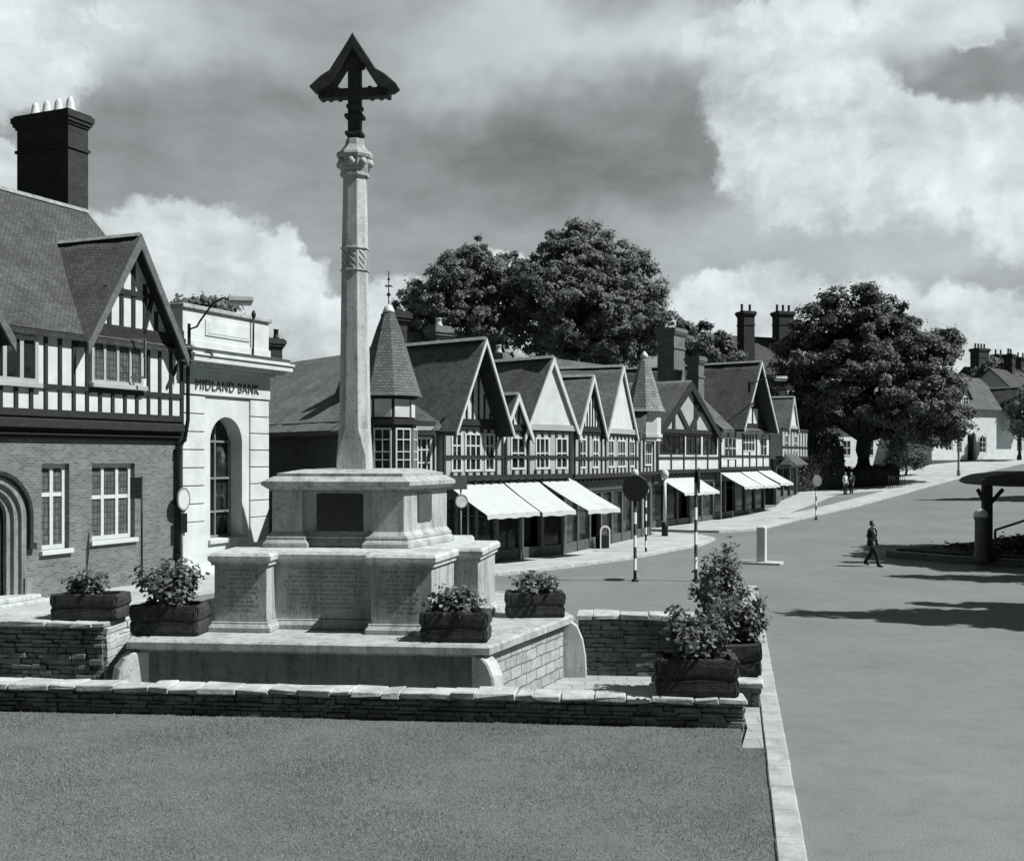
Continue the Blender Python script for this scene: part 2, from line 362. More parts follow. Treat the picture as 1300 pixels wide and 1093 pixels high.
def mth(op, a, b=None, c=None, clamp=False):
    n = N(nt, 'ShaderNodeMath', operation=op); n.use_clamp = clamp
    for i, x in enumerate((a, b, c)):
        if x is None: continue
        if isinstance(x, (int, float)): n.inputs[i].default_value = x
        else: L(nt, x, n.inputs[i])
    return n.outputs[0]
az = mth('ARCTAN2', sep.outputs[0], sep.outputs[1]); el = mth('ARCSINE', sep.outputs[2])
cmb = N(nt, 'ShaderNodeCombineXYZ'); L(nt, az, cmb.inputs[0]); L(nt, el, cmb.inputs[1])
def noise(vec, scale, detail, rough=0.6, stretch=None):
    if stretch:
        mp = N(nt, 'ShaderNodeMapping'); mp.inputs['Scale'].default_value = stretch; L(nt, vec, mp.inputs[0]); vec = mp.outputs[0]
    n = N(nt, 'ShaderNodeTexNoise', i_Scale=scale, i_Detail=detail, i_Roughness=rough); L(nt, vec, n.inputs['Vector']); return n
def warp(amount, scale, detail):
    n = noise(cmb.outputs[0], scale, detail, 0.62)
    s = N(nt, 'ShaderNodeVectorMath', operation='SUBTRACT'); s.inputs[1].default_value = (0.5, 0.5, 0.5); L(nt, n.outputs[1], s.inputs[0])
    k = N(nt, 'ShaderNodeVectorMath', operation='SCALE'); k.inputs['Scale'].default_value = amount; L(nt, s.outputs[0], k.inputs[0])
    a = N(nt, 'ShaderNodeVectorMath', operation='ADD'); L(nt, cmb.outputs[0], a.inputs[0]); L(nt, k.outputs[0], a.inputs[1]); return a.outputs[0]
soft_v, crisp_v = warp(0.14, 6, 4), warp(0.075, 15, 5)
def azel(px, py):
    x = (px-650)/1400; z = (580-py)/1400; r = math.sqrt(1+x*x)
    return math.atan(x), math.atan(z/r)
def blobs(vec, lst, hard=False):
    acc = None
    for px, py, rx, ry, amp in lst:
        a, e = azel(px, py)
        s = N(nt, 'ShaderNodeVectorMath', operation='SUBTRACT'); s.inputs[1].default_value = (a, e, 0); L(nt, vec, s.inputs[0])
        if hard:                     # crisp above, thinning slowly below
            q = N(nt, 'ShaderNodeSeparateXYZ'); L(nt, s.outputs[0], q.inputs[0]); yy = mth('MAXIMUM', q.outputs[1], mth('MULTIPLY', q.outputs[1], .5))
            c_ = N(nt, 'ShaderNodeCombineXYZ'); L(nt, q.outputs[0], c_.inputs[0]); L(nt, yy, c_.inputs[1]); s = c_
        k = N(nt, 'ShaderNodeVectorMath', operation='MULTIPLY'); k.inputs[1].default_value = (1400/rx, 1400/ry, 0); L(nt, s.outputs[0], k.inputs[0])
        d = N(nt, 'ShaderNodeVectorMath', operation='DOT_PRODUCT'); L(nt, k.outputs[0], d.inputs[0]); L(nt, k.outputs[0], d.inputs[1])
        g = mth('EXPONENT', mth('MULTIPLY', d.outputs['Value'], -1.0))
        if hard: acc = mth('MULTIPLY', g, amp) if acc is None else mth('MAXIMUM', acc, mth('MULTIPLY', g, amp))
        else: acc = mth('MULTIPLY', g, amp) if acc is None else mth('MULTIPLY_ADD', g, amp, acc)
    return acc
# broad veils of cloud: light and dark drifts in the grey sky
veil = blobs(soft_v, [(60, 40, 130, 70, .34), (250, 20, 160, 50, .13), (660, 50, 150, 60, .2), (560, 110, 110, 40, .13), (330, 175, 120, 30, .07),
    (1000, 25, 260, 40, .34), (1235, 35, 60, 30, .3), (1130, 330, 300, 40, .16), (700, 190, 280, 80, -.12), (230, 130, 160, 60, -.09), (1210, 88, 120, 34, -.08),
    (140, 200, 80, 40, -.06), (1130, 270, 330, 30, .1), (420, 260, 200, 60, .03), (950, 300, 200, 40, .04)])
# heaped clouds with crisp tops
heap = blobs(crisp_v, [(1010, 130, 130, 85, 1.0), (1150, 186, 170, 62, 1.0), (1290, 200, 90, 66, .9), (1040, 200, 140, 45, .75), (1000, 18, 190, 34, .8), (1130, 8, 130, 26, .7), (1240, 30, 42, 18, .75),
    (215, 305, 130, 70, 1.0), (330, 345, 115, 50, .95), (150, 310, 90, 70, .8), (420, 390, 90, 40, .8), (0, 215, 36, 55, .9), (625, 345, 70, 45, .9), (520, 375, 90, 38, .8), (20, 45, 105, 62, .9), (150, 15, 60, 24, .6),
    (1000, 395, 130, 70, .9), (900, 380, 90, 45, .75), (1090, 390, 130, 60, .9), (1190, 400, 130, 60, .85), (1290, 410, 120, 60, .85), (700, 400, 160, 40, .7), (480, 430, 200, 50, .75)], hard=True)
fb = noise(crisp_v, 22, 8, 0.6); fb2 = noise(cmb.outputs[0], 9, 7, 0.62, (1, 2.2, 1))
dens = mth('MULTIPLY_ADD', mth('SUBTRACT', fb.outputs[0], 0.5), 0.38, heap)
mr = N(nt, 'ShaderNodeMapRange', interpolation_type='SMOOTHSTEP', clamp=True); mr.inputs['From Min'].default_value = 0.41; mr.inputs['From Max'].default_value = 0.61; L(nt, dens, mr.inputs['Value'])
cl = mr.outputs[0]
grain = mth('SUBTRACT', fb2.outputs[0], 0.5)
base = mth('MULTIPLY_ADD', bw.outputs[0], 0.012, 0.215)                     # clear air, brightening towards the horizon
base = mth('MAXIMUM', mth('ADD', mth('ADD', base, mth('MULTIPLY', veil, 0.8)), mth('MULTIPLY', grain, 0.22)), 0.09)
# the unseen sky outside the cloudy quarter is dimmed to cut fill light
front = N(nt, 'ShaderNodeMapRange', interpolation_type='SMOOTHSTEP', clamp=True); front.inputs['From Min'].default_value = 1.5; front.inputs['From Max'].default_value = .6; front.inputs['To Min'].default_value = .22; front.inputs['To Max'].default_value = 1.0; L(nt, mth('ABSOLUTE', az), front.inputs['Value'])
base = mth('MULTIPLY', base, front.outputs[0])
off = N(nt, 'ShaderNodeVectorMath', operation='ADD'); off.inputs[1].default_value = (.011, .013, 0); L(nt, crisp_v, off.inputs[0])
fb3 = noise(off.outputs[0], 13, 4, 0.5); fb4 = noise(crisp_v, 13, 4, 0.5)     # the billows are lit from the upper right
lit = mth('MULTIPLY', mth('SUBTRACT', fb4.outputs[0], fb3.outputs[0]), 0.6)
bright = mth('ADD', lit, mth('MULTIPLY_ADD', mth('SUBTRACT', fb.outputs[0], 0.5), 0.3, mth('MULTIPLY_ADD', grain, 0.4, 0.54)))
mx = N(nt, 'ShaderNodeMix', data_type='FLOAT'); L(nt, mth('MULTIPLY', cl, 0.9), mx.inputs[0]); L(nt, base, mx.inputs[2]); L(nt, bright, mx.inputs[3])
lum = mth('MULTIPLY', mx.outputs[0], 10.0)
cc = N(nt, 'ShaderNodeCombineColor'); L(nt, mth('MULTIPLY', lum, 0.905), cc.inputs[0]); L(nt, mth('MULTIPLY', lum, 0.985), cc.inputs[1]); L(nt, mth('MULTIPLY', lum, 0.995), cc.inputs[2])
L(nt, cc.outputs[0], bg.inputs[0]); bg.inputs[1].default_value = 0.1
scene.view_settings.view_transform = 'Standard'; scene.view_settings.look = 'None'; scene.view_settings.exposure = 0.5; scene.view_settings.gamma = 1
# ------------------------------------------------------------------ the memorial's own frame
OX, OY, ORZ = -3.36, 23.6, -0.1002
cu, su_ = math.cos(ORZ), math.sin(ORZ)
def UV(u, v): return (OX+u*cu-v*su_, OY+u*su_+v*cu)
def toUV(x, y): dx, dy = x-OX, y-OY; return dx*cu+dy*su_, -dx*su_+dy*cu
# ------------------------------------------------------------------ ground
def axis(parts):
    out = []
    for a, b, st in parts: out += list(np.arange(a, b-1e-6, st))
    return sorted(set(np.round(out+[parts[-1][1]], 4)))
COURT = (-16.0, 7.6, -5.7, 0.55)
us = axis([(-900, -200, 100), (-200, -60, 20), (-60, -16.01, 4), (-16.01, -16, .01), (-16, 7.6, 1.18), (7.6, 7.61, .01), (7.61, 60, 2), (60, 140, 4), (140, 300, 20), (300, 1500, 150)])
vs = axis([(-60, -5.71, 4), (-5.71, -5.7, .01), (-5.7, .55, .625), (.55, .56, .01), (.56, 30, 1.5), (30, 160, 2), (160, 300, 14), (300, 1800, 150)])
mb = MB(); verts = []
for v in vs:
    for u in us:
        x, y = UV(u, v); z = gh(x, y)
        if COURT[0] <= u <= COURT[1] and COURT[2] <= v <= COURT[3]: z = -0.45
        verts.append((x, y, z))
nu = len(us)
fs = [(j*nu+i, j*nu+i+1, (j+1)*nu+i+1, (j+1)*nu+i) for j in range(len(vs)-1) for i in range(nu-1)]
me = bpy.data.meshes.new('road'); me.from_pydata(verts, [], fs); me.materials.append(M['road']); me.update()
o = bpy.data.objects.new('road', me); COL.objects.link(o); structure(o)
def sheet(name, pts, z, mat, kind='structure'):
    mb = MB(); mb.face([(p[0], p[1], z) for p in pts]); return structure(mb.build(name, mat))
def resample(pts, n):
    pts = [Vector(p) for p in pts]; d = [0]
    for a, b in zip(pts, pts[1:]): d.append(d[-1]+(b-a).length)
    out = []
    for k in range(n):
        t = d[-1]*k/(n-1); i = max(j for j in range(len(d)) if d[j] <= t+1e-9); i = min(i, len(pts)-2)
        f = (t-d[i])/max(1e-9, d[i+1]-d[i]); out.append(pts[i].lerp(pts[i+1], f))
    return out
def strip(name, inner, outer, h, mat, kerb='kerb', n=60, m=6, kw=0.28):
    """Raised pavement between two lines, with a kerb stone along the outer one."""
    A, B = resample(inner, n), resample(outer, n); mb = MB()
    g = lambda p: (p.x, p.y, gh(p.x, p.y)+h)
    for i in range(n-1):
        for k in range(m):
            q = [A[i].lerp(B[i], k/m), A[i].lerp(B[i], (k+1)/m), A[i+1].lerp(B[i+1], (k+1)/m), A[i+1].lerp(B[i+1], k/m)]
            mb.face([g(p) for p in q])
    o = structure(mb.build(name, mat, weld=True))
    kb = MB()
    for i in range(n-1):
        a, b = B[i], B[i+1]; t = (b-a)
        if t.length < 1e-4: continue
        ia, ib = (A[i]-a), (A[i+1]-b)
        a2 = a+ia.normalized()*min(kw, ia.length) if ia.length > 1e-6 else a; b2 = b+ib.normalized()*min(kw, ib.length) if ib.length > 1e-6 else b
        za, zb = gh(a.x, a.y), gh(b.x, b.y); e = h+0.006
        kb.hexa([(a.x, a.y, za-.1), (b.x, b.y, zb-.1), (b2.x, b2.y, zb-.1), (a2.x, a2.y, za-.1), (a.x, a.y, za+e), (b.x, b.y, zb+e), (b2.x, b2.y, zb+e), (a2.x, a2.y, za+e)])
    structure(kb.build(name.replace('pavement', 'kerb'), kerb))
    return o
LBR = (-11.3, 37.4); D = Vector((0.397, 0.918)); NN = Vector((0.918, -0.397))
def along(q, b=0.0): return (LBR[0]-D.x*q+NN.x*b, LBR[1]-D.y*q+NN.y*b)
strip('bank_pavement', [along(16, -1), along(-5.2, -.3), along(-6, -4)], [along(16, 3.2), along(-4.6, 3.2), along(-6.4, -3)], 0.11, 'pave')
strip('shop_pavement', [(-10.0, 45.6), (-4.0, 38.9), (-.83, 43.2), (1, 45.6), (2.3, 47.2), (7.1, 57.6), (7.7, 58.7), (7.4, 58.9), (4, 61)],
      [(-10.3, 42.9), (-4.6, 37.0), (-3.4, 36.6), (-.66, 38.7), (2.15, 41.7), (4.84, 45.2), (8.96, 52), (10.3, 55.6), (9.9, 58.2), (8.4, 59.6), (5, 61.8)], 0.11, 'pave', n=80)
hill_kerb = [(7.2, 62.6), (9.6, 61.2), (11.2, 60.6), (13.9, 62.2)] + [ground_hit(x, y) for x, y in ((1000, 664), (1040, 654), (1090, 643), (1130, 632), (1180, 618), (1240, 602))]
e = hill_kerb[-1]; hill_kerb += [(e[0]+22, e[1]+25), (e[0]+60, e[1]+60)]
hill_in = [(6.2, 64.5), (8.2, 63.6), (11, 67.4), (18.6, 77.6), (22, 88), (30, 96), (40, 108), (50, 124), (66, 138), (112, 178)]
strip('hill_pavement', hill_in, hill_kerb, 0.12, 'pave', n=90, m=10)
pp = [ground_hit(x, y) for x, y in ((1002, 654), (1066, 629), (1122, 625), (1052, 643))]
mb = MB(); a, b, c, d = [Vector(p) for p in pp]
for i in range(12):
    for k in range(6):
        q = [(a.lerp(d, k0/6)).lerp(b.lerp(c, k0/6), i0/12) for i0, k0 in ((i, k), (i, k+1), (i+1, k+1), (i+1, k))]
        mb.face([(p.x, p.y, gh(p.x, p.y)+0.135) for p in q])
structure(mb.build('tarmac_path', 'patch', weld=True))
# lawn and the kerb beside it
def kx(y): return 3.09+0.2*(y-11.5)
sheet('court_floor', [UV(-16, -5.7), UV(7.6, -5.7), UV(7.6, .55), UV(-16, .55)], -0.446, 'court')
mb = MB()
mb.prism([(-30, 2), (kx(2)-.34, 2), (kx(12)-.34, 12), (kx(15.6)-.34, 15.6), (kx(15.75)-.66, 15.75), (kx(16.9)-.66, 16.9), UV(7.55, -5.9), UV(-26, -5.9)], -0.2, 0.05)
structure(mb.build('lawn', 'lawn'))
mb = MB(); y = 0.0
while y < 35.2:
    l = 0.92; y2 = min(y+l, 35.4)
    j = random.uniform(-.004, .004)
    mb.hexa([(kx(y)-.33+j, y, -.1), (kx(y)+j, y, -.1), (kx(y2)+j, y2-.012, -.1), (kx(y2)-.33+j, y2-.012, -.1),
             (kx(y)-.33+j, y, .085), (kx(y)-.02+j, y, .085), (kx(y2)-.02+j, y2-.012, .085), (kx(y2)-.33+j, y2-.012, .085)])
    y = y2
structure(mb.build('lawn_kerb', 'kerbstone', bevel=.015))
mb = MB()
pa = [(kx(15.7)-.66, 15.7), (kx(15.7)-.345, 15.7), (kx(35.2)-.345, 35.2), (kx(35.2)-.9, 35.2), (UV(7.9, .5)), UV(7.6, -6.0)]
mb.prism(pa, -.1, .06)
structure(mb.build('footpath', 'court'))
# mown grass in front of the wall
n = 230000
gx = rng.uniform(-9.5, 4.2, n); gy = rng.uniform(10.3, 17.9, n)
uu = (gx-OX)*cu+(gy-OY)*su_; vv = -(gx-OX)*su_+(gy-OY)*cu
worn = .5+.5*np.sin(gx*1.3+1.7*np.sin(gy*.9))*np.cos(gy*1.1+np.sin(gx*.7)); ok = (rng.random(n) < .45+.55*worn) & (vv < -6.02) & (gx < 3.09+0.2*(gy-11.5)-.32+.03*np.sin(gy*5)+.02*np.sin(gy*13)+np.where(gy > 15.7, -.32, 0)) & (np.abs(gx) < gy*0.49)
gx, gy = gx[ok], gy[ok]; n = len(gx); h = rng.uniform(.012, .032, n)*(1+0.35*np.sin(gx*1.7+np.sin(gy*2.1))*np.cos(gy*1.3))*np.where(rng.random(n) < .05, 1.9, 1.0); th = rng.uniform(0, 2*PI, n); w = .005
edge = 0
lx, ly = rng.normal(0, .018, n), rng.normal(0, .018, n)
V = np.stack([np.stack([gx-np.cos(th)*w, gy-np.sin(th)*w, np.full(n, .048)], 1), np.stack([gx+np.cos(th)*w, gy+np.sin(th)*w, np.full(n, .048)], 1), np.stack([gx+lx, gy+ly, .048+h], 1)], 1).reshape(-1, 3)
tag(quads_obj('grass', V, 'grass', k=3), 'short mown grass of the lawn before the low wall', 'grass', kind='stuff')
# ------------------------------------------------------------------ war memorial
def mem_loc(): return (OX, OY, 0)
mem = thing('war_memorial', 'tall pale stone war memorial column with gabled cross on a stepped hexagonal base', 'war memorial', (OX, OY, -0.45), ORZ)
UPZ = (0, 0, 0.45)
plat = [(-3.25, -3.6), (3.25, -3.6), (4.52, .3), (3.25, 4.2), (-3.25, 4.2), (-4.52, .3)]
mb = MB(); mb.prism(plat, -.5, .64); mb.m[0] = 1; mb.build('platform', ['rubble', 'darkenedstone'], mem, UPZ)  # front face takes a darker stone, its shade put into the colour
mb = MB(); mb.prism(offset(plat, .05), .64, .69); mb.prism(offset(plat, .14), .69, .81); mb.prism(offset(plat, .14), .81, .845, top=offset(plat, .09))
slab = mb.build('platform_slab', 'stone', mem, UPZ)
def buttress(u, v, ang, h, w=.42):
    mb = MB(); pr = [(-.25, -.5), (.42, -.5), (.40, .0), (.34, .35), (.22, h-.12), (.08, h-.02), (-.25, h)]
    mb.exy(pr, -w/2, w/2)
    return mb.build('buttress', 'dressedstone', mem, (u, v, .45), ang, bevel=.03)
buttress(3.25, -3.6, R(-40), .66, .3); buttress(4.52, .3, R(5), .76); buttress(-3.25, -3.6, R(-140), .64, .34); buttress(-4.52, .3, R(175), .76)
half = [(2.12, -2.6), (2.32, -1.0), (2.8, -1.05), (2.9, 1.0), (2.35, .98), (2.12, 2.6), (1.0, 2.6), (1.0, 2.0)]
tier = [(-1.08, -2.6), (-1.08, -2.1), (.95, -2.1), (.95, -2.6)]+half+[(-1.0, 2.0), (-1.0, 2.6), (-2.12, 2.6), (-2.2, .98), (-2.12, -2.6)]
mb = MB()
mb.prism(offset(tier, .10), .85, .93); mb.prism(offset(tier, .10), .93, 1.0, top=offset(tier, .05)); mb.prism(offset(tier, .05), 1.0, 1.04); mb.prism(tier, 1.04, 2.12)
mb.build('inscribed_tier', 'stone', mem, UPZ, bevel=.012)
mb = MB(); mb.prism(offset(tier, .05), 2.12, 2.17); mb.prism(offset(tier, .05), 2.17, 2.22, top=offset(tier, .10)); mb.prism(offset(tier, .10), 2.22, 2.30); mb.prism(offset(tier, .10), 2.30, 2.355, top=offset(tier, .05))
mb.build('tier_coping', 'dressedstone', mem, UPZ)
ped = [(-1.45, -1.15), (-.82, -1.15), (-.82, -.95), (.62, -.95), (.62, -1.15), (1.3, -1.15), (1.84, .92), (1.3, 2.3), (-1.45, 2.3), (-1.55, .92)]
mb = MB()
mb.prism(offset(ped, .16), 2.355, 2.45); mb.prism(offset(ped, .15), 2.45, 2.52, top=offset(ped, .09)); mb.prism(offset(ped, .10), 2.52, 2.58); mb.prism(offset(ped, .08), 2.58, 2.68, top=ped)
mb.prism(ped, 2.68, 3.5)
mb.build('pedestal', 'stone', mem, UPZ, bevel=.012)
mb = MB(); ped2 = [(-1.45, -1.15), (1.3, -1.15), (1.84, .92), (1.3, 2.3), (-1.45, 2.3), (-1.55, .92)]
mb.prism(offset(ped, .05), 3.5, 3.54); mb.prism(offset(ped2, .06), 3.54, 3.62, top=offset(ped2, .17)); mb.prism(offset(ped2, .18), 3.62, 3.70); mb.prism(offset(ped2, .17), 3.70, 3.80, top=offset(ped2, -.02)); mb.prism(offset(ped2, -.08), 3.80, 3.86); mb.prism(offset(ped2, -.08), 3.86, 3.94, top=offset(ped2, -.5))
mb.build('pedestal_cornice', 'stone', mem, UPZ)
mb = MB(); mb.box(-.56, .40, -.985, -.94, 2.68, 3.44); mb.build('bronze_plaque', 'bronze', mem, UPZ, bevel=.01)
d = Vector((1.84-1.3, .92+1.15)).normalized(); p0 = Vector((1.3, -1.15))
a_, b_ = p0+d*.62, p0+d*1.28; nn = Vector((d.y, -d.x))*.03
mb = MB(); mb.hexa([(*(a_-nn), 2.86), (*(a_+nn), 2.86), (*(b_+nn), 2.86), (*(b_-nn), 2.86), (*(a_-nn), 3.42), (*(a_+nn), 3.42), (*(b_+nn), 3.42), (*(b_-nn), 3.42)][::1]); mb.build('bronze_plaque', 'sign', mem, UPZ)
# rows of cut lettering, too worn to read: short incised ticks in lines
mb = MB()
for u0, u1, v, z0, z1 in ((-2.0, -1.2, -2.602, 1.25, 2.05), (-.98, .85, -2.102, 1.25, 2.05), (1.07, 2.0, -2.602, 1.25, 2.05)):
    z = z1; nr = 0
    while z > z0:
        cen = (u0+u1)/2; wid = (u1-u0)*random.uniform(.5, .92)/2; x = cen-wid
        while x < cen+wid:
            lw = random.uniform(.012, .03)
            if random.random() > .15: mb.box(x, x+lw, v, v+.004, z-.045, z)
            x += lw+.02
        z -= .085
mb.build('inscription', 'cut', mem, UPZ)
# shaft: square foot broached to an octagon, tapering upwards
sq = lambda r: [(-r, -r), (0, -r), (r, -r), (r, 0), (r, r), (0, r), (-r, r), (-r, 0)]
def sqo(r, c):  # square with chamfer c
    return [(-r+c, -r), (r-c, -r), (r, -r+c), (r, r-c), (r-c, r), (-r+c, r), (-r, r-c), (-r, -r+c)]
mb = MB(); ring = [(a_*.96, b_*.96, c_) for a_, b_, c_ in [(.345, .012, 3.9), (.34, .012, 4.1), (.332, .02, 4.25), (.325, .175, 4.8), (.30, .17, 6.5), (.268, .155, 8.9), (.245, .142, 10.2)]]
for (r, c, z), (r2, c2, z2) in zip(ring, ring[1:]): mb.prism(sqo(r, c), z, z2, top=sqo(r2, c2), cap=False)
for z in (8.15, 8.62): mb.prism(sqo(.29, .165), z, z+.04)
for k in range(8):
    a = k*PI/4
    for z in (8.22, 8.36, 8.5):
        r = .268; mb.beam((r*math.cos(a)-.07*math.sin(a), r*math.sin(a)+.07*math.cos(a), z-.04), (r*math.cos(a)+.05*math.sin(a), r*math.sin(a)-.05*math.cos(a), z+.09), .025, .04)
mb.build('shaft', 'dressedstone', mem, UPZ, bevel=.01)
mb = MB()
for r, r2, z, z2 in ((.29, .29, 10.18, 10.25), (.27, .30, 10.25, 10.34), (.29, .33, 10.34, 10.56), (.35, .37, 10.56, 10.62), (.37, .35, 10.62, 10.68), (.32, .2, 10.68, 10.84), (.2, .17, 10.84, 10.98)):
    mb.prism(sqo(r, r*.58), z, z2, top=sqo(r2, r2*.58))
for k in range(8):
    a = k*PI/4; mb.lathe([(.02, 10.36), (.075, 10.40), (.085, 10.46), (.05, 10.53)], 8, c=(.325*math.cos(a), .325*math.sin(a)))
mb.build('capital', 'stone', mem, UPZ)
mb = MB()
mb.box(-.13, .13, -.13, .13, 10.9, 12.95); mb.box(-.72, .72, -.12, .12, 11.86, 12.06)
for z, s in ((11.05, .19), (11.42, .2), (11.62, .16)): mb.box(-s, s, -.16, .16, z, z+.09)
for s in (-1, 1):
    for x in (.35, .55, .72): mb.box(s*x-.05, s*x+.05, -.15, .15, 11.84, 12.08)
    mb.exy([(0, 13.2), (s*.12, 13.0), (s*.5, 12.42), (s*.7, 12.3), (s*.95, 12.08), (s*.8, 11.98), (s*.55, 12.06), (s*.42, 12.22), (0, 12.86)], -.24, .24)
mb.exy([(-.2, 12.5), (.2, 12.5), (.14, 12.95), (-.14, 12.95)], -.14, .14)
mb.build('gabled_cross', 'oak', mem, UPZ, bevel=.02)
# ------------------------------------------------------------------ dry stone walls (each laid stone by stone)
def sun_pale_end(wall, u, v0, v1, z0, z1):  # pale stones stand in for sunlight on the pier's end face
    mb = MB(); z = z0
    while z < z1-.02:
        h = min(random.uniform(.09, .16), z1-z); y = v0
        while y < v1-.02:
            l = min(random.uniform(.3, .6), v1-y); d = random.uniform(0, .04)
            mb.jbox(u-.1, u+.05+d, y+.004, y+l-.004, z+.004, z+h-.004, .012); y += l
        z += h
    mb.build('sun_toned_end', 'coping', wall, bevel=.015)
def stone_wall(name, label, u0, u1, v0, v1, z0, z1, cap=.09, ends=True, faces=('f', 'b'), loc=None, rz=ORZ, mat='drystone', course=.1):
    mb = MB(); mb.box(u0+.06, u1-.06, v0+.06, v1-.06, z0-.1, z1-cap*.7, 0)
    z = z0
    while z < z1-cap-.02:
        h = min(course*random.uniform(.8, 1.25), z1-cap-z)
        for side in faces:
            if side in 'fb':
                x = u0
                while x < u1-.03:
                    l = min(random.uniform(.14, .45), u1-x)
                    if u1-x-l < .12: l = u1-x
                    d = random.uniform(-.03, .04); y = v0 if side == 'f' else v1
                    mb.jbox(x+.006, x+l-.006, y-d if side == 'f' else y-.12, y+.12 if side == 'f' else y+d, z+.005, z+h-.005, .012); x += l
            else:
                y = v0
                while y < v1-.03:
                    l = min(random.uniform(.22, .5), v1-y)
                    if v1-y-l < .12: l = v1-y
                    d = random.uniform(-.02, .03); x = u1 if side == 'r' else u0
                    mb.jbox(x-.12 if side == 'r' else x-d, x+d if side == 'r' else x+.12, y+.006, y+l-.006, z+.005, z+h-.005, .012); y += l
        z += h
    o = mb.build(name, mat, None, (OX, OY, 0) if loc is None else loc, rz, bevel=.012)
    cp = MB(); long_u = (u1-u0) > (v1-v0); x = u0-.03 if long_u else v0-.03; end = (u1 if long_u else v1)+.04
    while x < end-.02:
        l = min(random.uniform(.25, .7), end-x)
        if end-x-l < .15: l = end-x
        j = [random.uniform(-.05, .06) for _ in range(2)]; dz = random.uniform(-.03, .03)
        if long_u: cp.jbox(x+.003, x+l-.003, v0-.1+j[0]*.6, v1+.03+j[1]*.6, z1-cap-.01, z1+dz*.5, .022)
        else: cp.jbox(u0-.06+j[0], u1+.06+j[1], x+.006, x+l-.006, z1-cap-.02, z1+dz, .03)
        x += l
    cp.build('coping', 'coping', o, bevel=.014)
    return tag(o, label, 'stone wall')
stone_wall('boundary_wall', 'long low dry stone wall along the front of the lawn', -17, 7.55, -6.0, -5.62, -.46, .5, cap=.075, course=.075, faces=('f', 'b', 'r'))
lw = stone_wall('boundary_wall', 'dry stone wall left of the memorial base ending in a pier coloured pale as if sunlit', -17, -4.67, -1.95, -.85, -.46, .88, faces=('f', 'r')); sun_pale_end(lw, -4.67, -1.93, -.87, -.46, .78)
stone_wall('boundary_wall', 'shaded dry stone wall right of the memorial base, behind the sunken court', 4.75, 8.2, .4, .95, -.46, .85, faces=('f', 'b'))
stone_wall('boundary_wall', 'short dry stone side wall beside the kerb carrying planters', 7.15, 7.95, -4.6, .36, -.46, .5, faces=('l', 'r'))
# ------------------------------------------------------------------ stone troughs and their plants
def make_planter(w, d, h):
    mb = MB(); n = 40
    prof = [(.95, 0), (.98, .05), (1.0, .16), (1.0, .32), (.985, .42), (.95, .47), (.98, .52), (1.015, .58), (1.02, .8), (1.0, .95), (.97, 1.0), (.82, 1.0), (.80, .86)]
    rings = []
    for s, z in prof:
        ring = []
        for k in range(n):
            a = 2*PI*k/n; c, q = math.cos(a), math.sin(a); e = 0.13
            x = math.copysign(abs(c)**e, c)*w/2*s; y = math.copysign(abs(q)**e, q)*d/2*s
            wob = .009*math.sin(k*1.7+z*3)+.008*math.sin(k*3.1+z*7)+random.uniform(-.016, .016)
            ring.append((x*(1+wob), y*(1+wob), z*h+.02*math.sin(k*.9)*(z > .3)))
        rings.append(ring)
    for i in range(len(rings)-1):
        for k in range(n):
            k2 = (k+1) % n; mb.face([rings[i][k], rings[i][k2], rings[i+1][k2], rings[i+1][k]], 0)
    mb.face(rings[0][::-1], 0)
    sm = MB(); sm.face([(p[0], p[1], .87*h) for p in rings[-1]])
    return mb, sm
def make_plant(name, label, loc, rx, ry, rzz, n=900, size=.12, flowers=60, seed=0, rz=0):
    t = thing(name, label, 'plant', loc, rz, 'plants growing in the stone troughs')
    st = MB(); pts = []; 
    for k in range(26):
        a = rng.uniform(0, 2*PI); q = rng.uniform(.15, 1)**.6; e = Vector((rx*q*math.cos(a), ry*q*math.sin(a), rzz*rng.uniform(.45, 1.0)*(1-.35*q*q)))
        b = Vector((e.x*.35, e.y*.35, -.05)); m = b.lerp(e, .5)+Vector((0, 0, .1*rzz)); st.tube([b, m, e], [.014, .01, .005], 5)
        for _ in range(n//26):
            f = rng.uniform(.25, 1.0); p = (b.lerp(m, f*2) if f < .5 else m.lerp(e, f*2-1)) + Vector(rng.normal(size=3))*size*.75; pts.append(p)
    st.build('stem', 'hedge', t)
    P = np.array(pts); P[:, 2] = np.maximum(P[:, 2], .0); Q = P/np.array([rx, ry, rzz])+np.array([0, 0, .4]); Q /= np.linalg.norm(Q, axis=1, keepdims=True)
    quads_obj('leaf_mass', leaves(P, Q, size, .55, .75), 'planterleaf', t)
    d = rng.normal(size=(flowers, 3)); d[:, 2] = abs(d[:, 2]); d /= np.linalg.norm(d, axis=1, keepdims=True)
    P2 = P[rng.integers(0, len(P), flowers)]+d*.05
    quads_obj('blossom_mass', leaves(P2, d, size*.6, .8, 1.0), 'petal', t)['kind'] = 'stuff'
    return t
pw, pd, ph = 1.3, .8, .56
pl0 = None
def planter(label, u, v, z, rot=0.0, sc=(1, 1, 1)):
    global pl0
    if pl0 is None:
        pl0 = thing('stone_planter', label, 'planter', (0, 0, 0), 0, 'rough stone troughs around the memorial')
        a, b = make_planter(pw, pd, ph); a.build('trough', 'trough', pl0); b.build('soil', 'soil', pl0); o = pl0
    else: o = copy_tree(pl0); o['label'] = label
    x, y = UV(u, v); o.location = (x, y, z); o.rotation_euler = (0, 0, ORZ+rot); o.scale = sc
    return x, y, z+.86*ph*sc[2]
p = planter('dark stone trough at the left front corner of the memorial platform', -2.86, -2.9, .846, 0, (1.02, .9, 1.0)); make_plant('leafy_plant', 'bushy leafy plant in the trough at the platform left corner, before the bank', p, .72, .45, .98, 2200, .11, 110, rz=ORZ)
